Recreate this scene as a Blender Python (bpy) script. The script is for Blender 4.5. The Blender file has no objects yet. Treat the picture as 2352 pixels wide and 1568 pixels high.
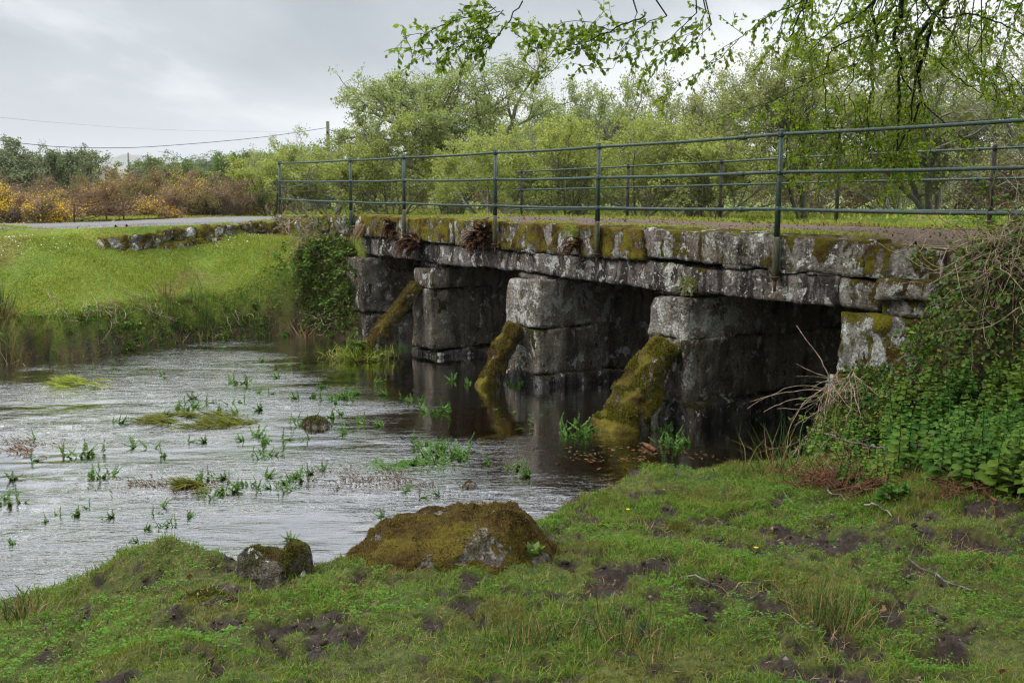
import bpy, math, random, time
import numpy as np
from mathutils import Matrix, Vector
T0 = time.time()
random.seed(7)
RNG = np.random.default_rng(7)
SC = bpy.context.scene
COL = SC.collection

# ------------------------------------------------------------------ survey
F = 2287.0; PITCH = math.atan(332 / F); ROLL = .007; EYE = 2.82
def ray(px, py):
    u = (px - 1176) / F; v = (784 - py) / F
    x = u * math.cos(ROLL) - v * math.sin(ROLL); y = u * math.sin(ROLL) + v * math.cos(ROLL)
    return np.array([x, math.cos(PITCH) + y * math.sin(PITCH), -math.sin(PITCH) + y * math.cos(PITCH)])
def at_z(px, py, z):
    d = ray(px, py); return d * ((z - EYE) / d[2]) + np.array([0, 0, EYE])
def at_d(px, py, dist):
    d = ray(px, py); return d * (dist / d[1]) + np.array([0, 0, EYE])
A0 = np.array([3.48, 10.54]); EV = np.array([-.5736, .8192]); NV = np.array([.8192, .5736])
def BR(s, q, z):      # bridge frame: s along the face from the right abutment, q out of the face towards the viewer
    p = A0 + s * EV - q * NV
    return np.array([p[0], p[1], z])

# ------------------------------------------------------------------ noise
_perm = np.random.default_rng(3).permutation(256)
_perm = np.concatenate([_perm, _perm, _perm])
_val = np.random.default_rng(5).random(256) * 2 - 1
def vnoise(p):
    p = np.asarray(p, float)
    i = np.floor(p).astype(int); f = p - i; f = f * f * f * (f * (f * 6 - 15) + 10)
    i &= 255
    def h(dx, dy, dz):
        return _val[_perm[_perm[_perm[(i[:, 0] + dx) & 255] + ((i[:, 1] + dy) & 255)] + ((i[:, 2] + dz) & 255)] & 255]
    fx, fy, fz = f[:, 0], f[:, 1], f[:, 2]
    c00 = h(0,0,0)*(1-fx)+h(1,0,0)*fx; c10 = h(0,1,0)*(1-fx)+h(1,1,0)*fx
    c01 = h(0,0,1)*(1-fx)+h(1,0,1)*fx; c11 = h(0,1,1)*(1-fx)+h(1,1,1)*fx
    return (c00*(1-fy)+c10*fy)*(1-fz) + (c01*(1-fy)+c11*fy)*fz
def fbm(p, oct=4, gain=.5, lac=2.03):
    p = np.asarray(p, float); a = 1.; t = 0.; r = np.zeros(len(p))
    for k in range(oct):
        r += a * vnoise(p + 17.3 * k); t += a; a *= gain; p = p * lac
    return r / t * 1.6
def fbm2(x, y, sc, oct=4, off=0.):
    x = np.atleast_1d(x); y = np.atleast_1d(y)
    return fbm(np.stack([x * sc, y * sc, np.full_like(x, off, dtype=float)], 1), oct)
def sst(a, b, x):
    t = np.clip((x - a) / (b - a), 0, 1); return t * t * (3 - 2 * t)

# ------------------------------------------------------------------ scene helpers
def tag(o, label=None, cat=None, group=None, kind=None):
    if label: o['label'] = label
    if cat: o['category'] = cat
    if group: o['group'] = group
    if kind: o['kind'] = kind
    return o
def empty(name, loc=(0, 0, 0), **k):
    o = bpy.data.objects.new(name, None); o.empty_display_size = .2; COL.objects.link(o)
    o.location = tuple(loc); tag(o, **k); return o
def build(name, V, Fs, mat=None, parent=None, smooth=True, attrs=None, matidx=None):
    """Fs: an (m,k) array or a list of such arrays. V are world coordinates (local to the parent when it has a place)."""
    V = np.asarray(V, np.float32)
    if parent is not None:
        V = V - np.array(parent.matrix_basis.translation if parent.parent is None else (parent.parent.matrix_basis.translation + parent.matrix_basis.translation), np.float32)
    if isinstance(Fs, np.ndarray): Fs = [Fs]
    Fs = [f for f in Fs if len(f)]
    me = bpy.data.meshes.new(name)
    me.vertices.add(len(V)); me.vertices.foreach_set('co', V.ravel())
    loops = np.concatenate([f.ravel() for f in Fs]).astype(np.int32)
    tot = np.concatenate([np.full(len(f), f.shape[1]) for f in Fs]).astype(np.int32)
    st = np.concatenate([[0], np.cumsum(tot)[:-1]]).astype(np.int32)
    me.loops.add(len(loops)); me.loops.foreach_set('vertex_index', loops)
    me.polygons.add(len(tot)); me.polygons.foreach_set('loop_start', st); me.polygons.foreach_set('loop_total', tot)
    if smooth: me.polygons.foreach_set('use_smooth', np.ones(len(tot), bool))
    if attrs:
        for k, a in attrs.items():
            at = me.attributes.new(k, 'FLOAT', 'POINT'); at.data.foreach_set('value', np.asarray(a, np.float32))
    me.update(calc_edges=True)
    if mat:
        for m in (mat if isinstance(mat, (list, tuple)) else [mat]): me.materials.append(m)
    if matidx is not None: me.polygons.foreach_set('material_index', np.asarray(matidx, np.int32))
    o = bpy.data.objects.new(name, me); COL.objects.link(o)
    if parent is not None: o.parent = parent
    return o
class MB:
    def __init__(s): s.v = []; s.f = {}; s.n = 0
    def add(s, V, Fs):
        V = np.asarray(V, float)
        for f in (Fs if isinstance(Fs, list) else [Fs]):
            f = np.asarray(f)
            if len(f): s.f.setdefault(f.shape[1], []).append(f + s.n)
        s.v.append(V); s.n += len(V)
    def build(s, name, mat, parent=None, **k):
        return build(name, np.concatenate(s.v), [np.concatenate(f) for f in s.f.values()], mat, parent, **k)
def nrm(v): return v / np.maximum(np.linalg.norm(v, axis=-1, keepdims=True), 1e-9)
def tube(mb, P, R, sides=6, caps=True):
    P = np.asarray(P, float); n = len(P); R = np.broadcast_to(np.asarray(R, float), (n,))
    t = np.gradient(P, axis=0); t = nrm(t)
    ref = np.array([0, 0, 1.]) if abs(t[:, 2]).mean() < .9 else np.array([1., 0, 0])
    a = nrm(np.cross(t, ref)); b = np.cross(t, a)
    th = np.arange(sides) * 2 * math.pi / sides
    ring = P[:, None] + (a[:, None] * np.cos(th)[None, :, None] + b[:, None] * np.sin(th)[None, :, None]) * R[:, None, None]
    V = ring.reshape(-1, 3)
    i = np.arange(n - 1)[:, None] * sides; j = np.arange(sides)[None]; k = (j + 1) % sides
    Fq = np.stack([i + j, i + k, i + sides + k, i + sides + j], -1).reshape(-1, 4)
    mb.add(V, Fq)
    if caps:
        c = len(V)
        V2 = np.array([P[0], P[-1]]); jj = np.arange(sides); kk = (jj + 1) % sides
        base = mb.n - c
        mb.v.append(V2); 
        mb.f.setdefault(3, []).append(np.concatenate([np.stack([base + kk, base + jj, np.full(sides, mb.n)], 1),
            np.stack([base + (n-1)*sides + jj, base + (n-1)*sides + kk, np.full(sides, mb.n + 1)], 1)]))
        mb.n += 2
def tubes(mb, P, R, sides=3):
    """many polylines at once: P (n,k,3), R (n,k)"""
    P = np.asarray(P, float); n, k = P.shape[:2]
    t = np.empty_like(P); t[:, 1:-1] = P[:, 2:] - P[:, :-2]; t[:, 0] = P[:, 1] - P[:, 0]; t[:, -1] = P[:, -1] - P[:, -2]; t = nrm(t)
    ref = np.where(np.abs(t[:, :1, 2:]) < .9, np.array([0, 0, 1.]), np.array([1., 0, 0]))
    a = nrm(np.cross(t, np.broadcast_to(ref, t.shape))); b = np.cross(t, a)
    th = np.arange(sides) * 2 * math.pi / sides
    V = P[:, :, None] + (a[:, :, None] * np.cos(th)[:, None] + b[:, :, None] * np.sin(th)[:, None]) * R[:, :, None, None]
    m = np.arange(n)[:, None, None] * k * sides; i = np.arange(k - 1)[None, :, None] * sides; j = np.arange(sides)[None, None]; kk = (j + 1) % sides
    mb.add(V.reshape(-1, 3), np.stack([m + i + j, m + i + kk, m + i + sides + kk, m + i + sides + j], -1).reshape(-1, 4))
def rbox(dim, res=.06, r=.03, amp=.012, freq=3., seed=0, warp=.02):
    """subdivided rounded block centred on 0 with a broken stone surface"""
    L = np.array(dim, float); h = L / 2
    n = np.maximum(2, np.round(L / res).astype(int))
    Vs = []; Fq = []; c = 0
    for ax in range(3):
        u, v = [k for k in range(3) if k != ax]
        gu, gv = np.meshgrid(np.linspace(-h[u], h[u], n[u] + 1), np.linspace(-h[v], h[v], n[v] + 1), indexing='ij')
        for sg in (-1, 1):
            P = np.zeros(gu.shape + (3,)); P[..., u] = gu; P[..., v] = gv; P[..., ax] = sg * h[ax]
            idx = np.arange(gu.size).reshape(gu.shape) + c
            q = np.stack([idx[:-1, :-1], idx[1:, :-1], idx[1:, 1:], idx[:-1, 1:]], -1).reshape(-1, 4)
            if (sg > 0) != (ax != 1): q = q[:, ::-1]
            Vs.append(P.reshape(-1, 3)); Fq.append(q); c += gu.size
    V = np.concatenate(Vs); Fq = np.concatenate(Fq)
    key, inv = np.unique(np.round(V, 5), axis=0, return_inverse=True)
    V = key.copy(); Fq = inv.ravel()[Fq]
    r = min(r, *(h * .9))
    inn = np.clip(V, -(h - r), h - r); d = V - inn; V = inn + nrm(d) * r * (np.linalg.norm(d, axis=1) > 1e-9)[:, None]
    rg = np.random.default_rng(seed + 11)
    co = rg.normal(size=(2, 2, 2, 3)) * warp
    t = np.clip(V / L + .5, 0, 1)
    w = np.zeros_like(V)
    for i in (0, 1):
        for j in (0, 1):
            for k in (0, 1):
                w += co[i, j, k] * ((t[:, 0] if i else 1 - t[:, 0]) * (t[:, 1] if j else 1 - t[:, 1]) * (t[:, 2] if k else 1 - t[:, 2]))[:, None]
    nn = nrm(V / L)
    V = V + w + nn * (fbm(V * freq + seed * 3.7, 4)[:, None] * amp * 1.6 + fbm(V * freq * 5 + seed, 2)[:, None] * amp * .5)
    return V, Fq
def to_bridge(V, s, q, z):   # local x -> along s, local y -> q (outwards), local z up
    p = A0[None] + (s + V[:, :1]) * EV[None] - (q + V[:, 1:2]) * NV[None]
    return np.concatenate([p, z + V[:, 2:]], 1)
def rotz(V, a):
    c, s = math.cos(a), math.sin(a); return np.stack([V[:, 0]*c - V[:, 1]*s, V[:, 0]*s + V[:, 1]*c, V[:, 2]], 1)

# ------------------------------------------------------------------ materials
class NT:
    def __init__(s, name):
        s.m = bpy.data.materials.new(name); s.m.use_nodes = True; s.t = s.m.node_tree; s.t.nodes.clear()
    def n(s, typ, **kw):
        nd = s.t.nodes.new('ShaderNode' + typ)
        for k, v in kw.items():
            if k.startswith('_'): setattr(nd, k[1:], v)
            else:
                key = int(k[1:]) if k[0] == 'i' and k[1:].isdigit() else k.replace('__', ' ')
                if hasattr(v, 'is_linked') or isinstance(v, bpy.types.NodeSocket): s.t.links.new(v, nd.inputs[key])
                else: nd.inputs[key].default_value = v
        return nd
    def noise(s, vec, scale, detail=5, rough=.55, dist=0):
        nd = s.n('TexNoise', Scale=scale, Detail=detail, Roughness=rough, Distortion=dist)
        if vec is not None: s.t.links.new(vec, nd.inputs['Vector'])
        return nd.outputs['Fac']
    def ramp(s, fac, stops, interp='LINEAR'):
        nd = s.n('ValToRGB', Fac=fac); r = nd.color_ramp; r.interpolation = interp
        while len(r.elements) < len(stops): r.elements.new(.5)
        for e, (p, c) in zip(r.elements, stops):
            e.position = p; e.color = (c, c, c, 1) if not hasattr(c, '__len__') else tuple(c) + (1,)
        return nd.outputs['Color']
    def mix(s, f, a, b, blend='MIX'):
        nd = s.t.nodes.new('ShaderNodeMix'); nd.data_type = 'RGBA'; nd.blend_type = blend
        for sock, v in ((nd.inputs['Factor'], f), (nd.inputs[6], a), (nd.inputs[7], b)):
            if isinstance(v, bpy.types.NodeSocket): s.t.links.new(v, sock)
            elif hasattr(v, '__len__'): sock.default_value = tuple(v) + (1,)
            else: sock.default_value = v
        return nd.outputs[2]
    def math(s, op, a, b=0., clamp=False):
        nd = s.t.nodes.new('ShaderNodeMath'); nd.operation = op; nd.use_clamp = clamp
        for sock, v in ((nd.inputs[0], a), (nd.inputs[1], b)):
            if isinstance(v, bpy.types.NodeSocket): s.t.links.new(v, sock)
            else: sock.default_value = v
        return nd.outputs[0]
    def bump(s, h, strength, dist, normal=None):
        nd = s.n('Bump', Height=h, Strength=strength, Distance=dist)
        if normal is not None: s.t.links.new(normal, nd.inputs['Normal'])
        return nd.outputs['Normal']
    def out(s, sh): 
        o = s.t.nodes.new('ShaderNodeOutputMaterial'); s.t.links.new(sh, o.inputs['Surface']); return s.m
    def pos(s): return s.n('NewGeometry').outputs['Position']
    def princ(s, col, rough=.8, normal=None, spec=.3, metal=0.):
        nd = s.n('BsdfPrincipled', Base__Color=col if isinstance(col, bpy.types.NodeSocket) else tuple(col) + (1,), Roughness=rough, Metallic=metal)
        nd.inputs['Specular IOR Level'].default_value = spec
        if normal is not None: s.t.links.new(normal, nd.inputs['Normal'])
        return nd.outputs[0]
    def map(s, vec, scale=(1, 1, 1), rot=(0, 0, 0)):
        nd = s.n('Mapping', Vector=vec, Scale=scale, Rotation=rot); return nd.outputs[0]

def leaf_mat(name, cols, trans=.35, rough=.5, patch=None):
    """leaf colour varies leaf by leaf; patch=(colour, scale, threshold) mixes another kind in drifts"""
    s = NT(name); rnd = s.n('NewGeometry').outputs['Random Per Island']
    c = s.ramp(rnd, [(i / max(1, len(cols) - 1), k) for i, k in enumerate(cols)])
    if patch:
        f = s.ramp(s.noise(s.pos(), patch[1], 3), [(patch[2] - .05, 0.), (patch[2] + .05, 1.)])
        c = s.mix(f, c, patch[0])
    d = s.n('BsdfDiffuse', Color=c).outputs[0]; t = s.n('BsdfTranslucent', Color=s.mix(.5, c, (.9, 1., .35), 'MULTIPLY')).outputs[0]
    g = s.n('BsdfGlossy', Roughness=rough, Color=(1, 1, 1, 1)).outputs[0]
    m1 = s.n('MixShader', Fac=trans, i1=d, i2=t).outputs[0]
    return s.out(s.n('MixShader', Fac=.012, i1=m1, i2=g).outputs[0])

def stone_mat(name, moss=.5, lichen=.5, dark=.0, mosscol=((.055, .045, .006), (.13, .105, .012)), scale=1., base=None, speck=.5, wet=False, stain=1.):
    s = NT(name); P = s.pos(); geo = s.n('NewGeometry')
    rnd = s.n('ObjectInfo').outputs['Random']
    n1 = s.noise(P, 2.2 * scale, 6, .6); n2 = s.noise(P, 28, 4, .6); n3 = s.noise(P, 120, 2)
    b = base or [(.032, .029, .026), (.085, .078, .07), (.16, .15, .137)]
    if dark: b = [tuple(c * (1 - dark) for c in x) for x in b]
    col = s.ramp(n1, [(.36, b[0]), (.5, b[1]), (.64, b[2])])
    col = s.mix(s.math('MULTIPLY', s.ramp(n2, [(.42, 0.), (.6, 1.)]), speck), col, tuple(min(1, x * 1.5) for x in b[2]))
    col = s.mix(s.ramp(n3, [(.55, 0.), (.7, .6)]), col, tuple(x * .5 for x in b[0]))
    col = s.mix(s.math('MULTIPLY', rnd, .3), col, (.10, .085, .07))
    col = s.mix(s.ramp(s.noise(P, 1.1, 4, .6), [(.45, 0.), (.62, .55)]), col, (.17, .125, .085), 'MULTIPLY') if False else s.mix(s.ramp(s.noise(P, 2.6, 5, .6), [(.52, 0.), (.66, .6)]), col, (.13 * (1 - dark), .085 * (1 - dark), .05 * (1 - dark)))
    # dark water stains running down
    st = s.noise(s.map(P, (3.2, 3.2, .55)), 1.6, 5, .65)
    col = s.mix(s.math('MULTIPLY', s.ramp(st, [(.47, 0.), (.56, .85)]), stain), col, (.012, .011, .010))
    # pale lichen crusts
    ln = s.noise(s.map(P, (1, 1, .8)), 4.6, 9, .68, .4); ls = s.noise(P, 16, 3, .5, .2)
    lf = s.math('MULTIPLY', s.ramp(ln, [(.60 - .1 * lichen, 0.), (.615 - .1 * lichen, 1.)]), s.ramp(n2, [(.34, .25), (.46, 1.)]))
    lf2 = s.math('MULTIPLY', s.ramp(ls, [(.68 - .07 * lichen, 0.), (.69 - .07 * lichen, 1.)]), s.ramp(s.noise(P, 1.7, 2), [(.40, .25), (.52, 1.)]))
    lcol = s.ramp(s.noise(P, 40, 3), [(.35, (.30, .30, .27)), (.65, (.62, .62, .57))])
    col = s.mix(s.math('MAXIMUM', lf, lf2, True) if lichen > 0 else 0., col, lcol)
    # moss
    mn = s.noise(s.map(P, (1, 1, .55)), 4.2, 9, .68, .3)
    up = s.n('SeparateXYZ', Vector=geo.outputs['Normal']).outputs['Z']
    mv = s.math('ADD', mn, s.math('MULTIPLY', up, .10))
    mf = s.ramp(mv, [(.72 - .32 * moss, 0.), (.75 - .32 * moss, 1.)]) if moss > 0 else 0.
    mcol = s.ramp(s.noise(P, 60, 3, .7), [(.3, mosscol[0]), (.68, mosscol[1])])
    mcol = s.mix(s.ramp(s.noise(P, 6, 4, .6), [(.44, 0.), (.58, .9)]), mcol, (.055, .032, .012))
    mcol = s.mix(s.ramp(s.noise(P, 3.1, 3), [(.5, 0.), (.66, .7)]), mcol, tuple(min(1, x * k) for x, k in zip(mosscol[1], (1.2, 1.32, 1.))))
    col = s.mix(mf, col, mcol)
    h = s.math('ADD', s.math('MULTIPLY', n2, .8), s.math('MULTIPLY', n3, .3))
    if moss > 0: h = s.math('ADD', h, s.math('MULTIPLY', mf, s.math('ADD', .6, s.noise(P, 45, 3, .7))))
    nm = s.bump(h, 1., .03)
    nm = s.bump(s.noise(P, 7, 6, .65), .8, .08, nm)
    return s.out(s.princ(col, .9, nm, .06))

M = {}
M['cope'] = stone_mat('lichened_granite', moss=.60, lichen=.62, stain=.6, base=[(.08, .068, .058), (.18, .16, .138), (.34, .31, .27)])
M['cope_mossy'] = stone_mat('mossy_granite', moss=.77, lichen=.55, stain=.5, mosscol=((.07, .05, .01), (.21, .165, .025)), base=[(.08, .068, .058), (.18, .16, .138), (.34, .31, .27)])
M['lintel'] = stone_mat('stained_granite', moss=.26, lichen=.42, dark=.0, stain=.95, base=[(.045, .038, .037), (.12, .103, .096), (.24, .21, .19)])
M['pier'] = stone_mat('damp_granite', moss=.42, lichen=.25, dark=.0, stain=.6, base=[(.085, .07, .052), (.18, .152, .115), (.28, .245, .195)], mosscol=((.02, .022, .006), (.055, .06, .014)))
M['pier_head'] = stone_mat('pale_granite_pier', moss=.2, lichen=.75, stain=.4, base=[(.09, .078, .063), (.20, .175, .148), (.32, .29, .25)])
M['pier_low'] = stone_mat('dark_wet_granite', moss=.40, lichen=.1, dark=.2, stain=1., mosscol=((.015, .017, .006), (.04, .042, .012)))
M['prop'] = stone_mat('moss_covered_granite', moss=.78, lichen=.5, stain=.3, mosscol=((.05, .034, .009), (.18, .14, .024)), base=[(.06, .052, .046), (.14, .12, .105), (.25, .22, .19)])
M['boulder'] = stone_mat('boulder_granite', moss=.78, lichen=-.3, stain=.1, mosscol=((.05, .035, .010), (.14, .10, .022)), base=[(.10, .085, .07), (.22, .19, .16), (.36, .32, .27)])
M['boulder_small'] = stone_mat('small_boulder_granite', moss=.55, lichen=.2, stain=.5, mosscol=((.03, .035, .004), (.10, .11, .012)), base=[(.05, .042, .035), (.12, .10, .08), (.22, .19, .15)])
M['wall'] = stone_mat('field_wall_stone', moss=.72, lichen=.72, stain=.25, mosscol=((.07, .06, .008), (.2, .17, .02)), base=[(.1, .09, .08), (.2, .185, .165), (.32, .3, .27)])

def paint_mat():
    s = NT('green_iron_paint'); P = s.pos()
    n = s.noise(P, 30, 5, .65); f = s.ramp(n, [(.55, 0.), (.62, .9)])
    c = s.mix(s.ramp(s.noise(P, 6, 4), [(.3, 0.), (.7, 1.)]), (.006, .028, .020), (.014, .044, .032))
    c = s.mix(f, c, (.10, .055, .035))
    c = s.mix(s.ramp(s.noise(P, 55, 4, .7), [(.62, 0.), (.68, .8)]), c, (.14, .16, .14))
    return s.out(s.princ(c, .5, s.bump(n, .4, .01), .4))
M['paint'] = paint_mat()
def post_mat(name, a, b):
    s = NT(name); P = s.pos()
    n = s.noise(s.map(P, (1, 1, .35)), 26, 5, .65)
    c = s.ramp(n, [(.35, a), (.62, b)])
    return s.out(s.princ(c, .75, s.bump(n, .5, .01), .2))
M['post_foot'] = post_mat('weathered_post_foot', (.035, .04, .022), (.13, .13, .08))
M['post_dark'] = post_mat('dark_iron_post', (.012, .012, .012), (.045, .035, .032))
M['rust'] = post_mat('rusty_iron', (.035, .016, .010), (.11, .045, .025))
M['cable'] = post_mat('black_cable', (.02, .02, .02), (.03, .03, .03))
M['wood'] = post_mat('mossy_pole_wood', (.05, .055, .03), (.14, .14, .085))
def bark(name, a, b, c=None):
    s = NT(name); P = s.pos(); n = s.noise(s.map(P, (1, 1, .4)), 22, 5, .6)
    col = s.ramp(n, [(.35, a), (.62, b)])
    if c: col = s.mix(s.ramp(s.noise(P, 9, 4), [(.5, 0.), (.62, 1.)]), col, c)
    return s.out(s.princ(col, .9, s.bump(n, .6, .01), .1))
M['bark'] = bark('scrub_bark', (.07, .062, .045), (.16, .145, .11), (.14, .16, .06))
M['bark_grey'] = bark('grey_lichened_bark', (.11, .10, .085), (.28, .265, .23), (.2, .21, .14))
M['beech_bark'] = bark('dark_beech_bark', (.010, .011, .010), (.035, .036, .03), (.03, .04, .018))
M['dry'] = bark('dry_stem', (.13, .09, .06), (.36, .28, .20))
M['drybrown'] = bark('dead_fern', (.06, .028, .016), (.16, .075, .04))
M['deadwood'] = bark('dead_wood', (.045, .037, .03), (.14, .118, .095), (.24, .22, .19))
M['gorse_stem'] = bark('gorse_stem', (.07, .05, .035), (.2, .15, .11))

def ground_mat():
    s = NT('turf_and_mud'); P = s.pos()
    mud = s.n('Attribute', _attribute_name='mud').outputs['Fac']; far = s.n('Attribute', _attribute_name='far').outputs['Fac']
    bed = s.n('Attribute', _attribute_name='bed').outputs['Fac']
    n = s.noise(P, 1.3, 6, .65); f = s.noise(P, 25, 6, .7); f2 = s.noise(P, 90, 3, .7)
    g = s.ramp(n, [(.30, (.09, .14, .014)), (.48, (.14, .20, .018)), (.62, (.19, .215, .026)), (.75, (.25, .21, .045))])
    g = s.mix(s.ramp(s.noise(P, .55, 4, .7), [(.5, 0.), (.64, .7)]), g, (.19, .16, .045))
    g = s.mix(s.ramp(f, [(.40, .75), (.62, 0.)]), g, (.05, .075, .012))
    g = s.mix(s.ramp(f2, [(.60, 0.), (.75, .6)]), g, (.2, .19, .06))
    d = s.ramp(f, [(.3, (.008, .005, .0035)), (.55, (.034, .020, .013)), (.72, (.085, .056, .038))])
    b = s.ramp(s.noise(P, 9, 6, .7), [(.35, (.03, .02, .007)), (.52, (.085, .055, .02)), (.7, (.17, .125, .06))])
    b = s.mix(s.ramp(s.noise(P, 2.2, 6, .65, .4), [(.5, 0.), (.58, .9)]), b, (.035, .06, .012))
    fm = s.mix(s.ramp(s.noise(P, .02, 4, .7), [(.42, 0.), (.55, 1.)]), (.10, .14, .03), (.09, .085, .045))
    c = s.mix(mud, g, d); c = s.mix(far, c, fm); c = s.mix(bed, c, b)
    r = s.mix(mud, (.95, .95, .95), (.6, .6, .6))
    h = s.math('ADD', f, s.math('MULTIPLY', f2, .5))
    return s.out(s.princ(c, r, s.bump(h, .9, .03), .25))
M['ground'] = ground_mat()
def gravel_mat():
    s = NT('gravel_road'); P = s.pos()
    v = s.n('TexVoronoi', Vector=P, Scale=38.).outputs['Color']; n = s.noise(P, 60, 4, .7)
    g = s.mix(.5, s.ramp(n, [(.3, (.07, .066, .062)), (.7, (.21, .2, .195))]), v, 'SOFT_LIGHT')
    lf = s.n('Attribute', _attribute_name='leafy').outputs['Fac']
    l = s.ramp(s.noise(P, 34, 5, .75), [(.3, (.025, .018, .014)), (.5, (.075, .052, .04)), (.7, (.19, .125, .09))])
    return s.out(s.princ(s.mix(lf, g, l), .9, s.bump(n, .8, .02), .2))
M['road'] = gravel_mat()
def water_mat():
    s = NT('stream_water'); P = s.pos()
    R = s.map(P, (.5, 2.0, 1.), (0, 0, -.14))
    a = s.noise(R, 5.5, 3, .6, .8); b = s.noise(R, 17, 2, .6, .5); c = s.noise(s.map(P, (1., 2.6, 1), (0, 0, -.25)), 2.0, 2, .5, 1.)
    calm = s.math('MULTIPLY', s.ramp(s.noise(s.map(P, (.35, 1, 1)), .7, 3), [(.38, .15), (.58, 1.)]), s.n('Attribute', _attribute_name='flow').outputs['Fac'])
    h = s.math('ADD', s.math('MULTIPLY', a, 1.0), s.math('ADD', s.math('MULTIPLY', b, .5), s.math('MULTIPLY', c, .6)))
    nm = s.bump(s.math('MULTIPLY', h, calm), 1., .021)
    fr = s.n('Fresnel', IOR=1.34, Normal=nm).outputs[0]
    gl = s.n('BsdfGlossy', Roughness=.03, Color=(1, 1, 1, 1), Normal=nm).outputs[0]
    tr = s.n('BsdfTransparent', Color=(.55, .40, .22, 1)).outputs[0]
    return s.out(s.n('MixShader', Fac=s.math('ADD', s.math('MULTIPLY', fr, 2.7), .05, True), i1=tr, i2=gl).outputs[0])
M['water'] = water_mat()

M['grass'] = leaf_mat('grass_blades', [(.045, .11, .010), (.08, .175, .014), (.12, .225, .018), (.19, .24, .03), (.28, .24, .07)], .4, patch=((.17, .155, .035), 1.9, .56))
M['grass_far'] = leaf_mat('field_grass', [(.13, .20, .016), (.20, .28, .022), (.27, .30, .035), (.34, .31, .07)], .35, patch=((.27, .24, .07), .55, .56))
M['clover'] = leaf_mat('clover_leaves', [(.045, .12, .012), (.08, .18, .018), (.13, .23, .02)], .35)
M['moss'] = leaf_mat('moss_tufts', [(.06, .04, .010), (.13, .095, .018), (.20, .145, .03)], .3, patch=((.11, .065, .025), 4., .56))
M['moss_bright'] = leaf_mat('bright_moss_tufts', [(.05, .045, .006), (.13, .12, .012), (.22, .18, .02)], .25)
M['moss_dark'] = leaf_mat('dark_moss_tufts', [(.03, .03, .006), (.07, .075, .010), (.12, .12, .014)], .25)
M['willow'] = leaf_mat('willow_leaves', [(.19, .25, .07), (.27, .33, .10), (.36, .40, .16), (.22, .24, .10)], .5)
M['sallow'] = leaf_mat('spring_leaves', [(.22, .26, .05), (.31, .345, .075), (.41, .43, .13)], .5)
M['hazel'] = leaf_mat('brown_tinged_leaves', [(.19, .22, .07), (.27, .29, .10), (.35, .35, .16)], .45)
M['thorn'] = leaf_mat('hawthorn_leaves', [(.035, .11, .01), (.07, .18, .015), (.11, .24, .02)], .45)
M['hedge'] = leaf_mat('dark_hedge_leaves', [(.10, .13, .06), (.15, .185, .085), (.2, .225, .12)], .2)
M['midgreen'] = leaf_mat('mid_green_leaves', [(.09, .13, .04), (.14, .19, .06), (.2, .25, .08)], .3)
M['bright'] = leaf_mat('bright_green_leaves', [(.09, .16, .03), (.13, .2, .04)], .3)
M['beech'] = leaf_mat('beech_leaves', [(.10, .17, .014), (.16, .25, .016), (.23, .32, .02), (.32, .38, .03)], .62)
M['gorse'] = leaf_mat('gorse_needles', [(.12, .10, .04), (.19, .15, .055), (.26, .18, .09), (.16, .17, .045)], .3, patch=((.30, .185, .115), .9, .53))
M['gorse_brown'] = leaf_mat('brown_gorse_needles', [(.15, .10, .06), (.22, .145, .09), (.28, .19, .12)], .2, patch=((.11, .115, .035), 1.1, .58))
M['gorse_flower'] = leaf_mat('gorse_flowers', [(.68, .44, .02), (.78, .54, .03), (.55, .33, .02)], .2)
M['bramble'] = leaf_mat('bramble_leaves', [(.04, .10, .014), (.07, .155, .02), (.11, .2, .025), (.18, .25, .03)], .3)
M['nettle'] = leaf_mat('nettle_leaves', [(.025, .075, .012), (.05, .12, .016), (.09, .17, .022)], .25, patch=((.10, .16, .02), 2.2, .56))
M['ivy'] = leaf_mat('ivy_leaves', [(.03, .08, .016), (.06, .13, .024), (.14, .17, .016), (.08, .05, .022), (.09, .16, .03)], .2)
M['water_plant'] = leaf_mat('water_dropwort', [(.07, .165, .03), (.11, .22, .04), (.16, .27, .06)], .35)
M['weed'] = leaf_mat('trailing_weed', [(.10, .09, .01), (.15, .16, .016), (.09, .13, .015), (.10, .055, .02)], .2)
M['rush'] = leaf_mat('rush_stems', [(.02, .06, .012), (.04, .095, .018), (.1, .11, .03), (.25, .14, .05)], .15)
M['straw'] = leaf_mat('straw', [(.22, .14, .07), (.36, .26, .14), (.3, .17, .09)], .2)
M['daisy'] = leaf_mat('daisy_petals', [(.75, .75, .72), (.8, .8, .78)], .1)
M['litter'] = leaf_mat('fallen_leaves', [(.12, .05, .02), (.2, .10, .045), (.07, .04, .02), (.16, .12, .04)], .1)
M['yellow'] = leaf_mat('yellow_petals', [(.7, .5, .01), (.75, .42, .01)], .1)
M['deadfrond'] = leaf_mat('dead_fern_fronds', [(.09, .04, .022), (.16, .075, .04), (.06, .03, .02)], .1)

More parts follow.
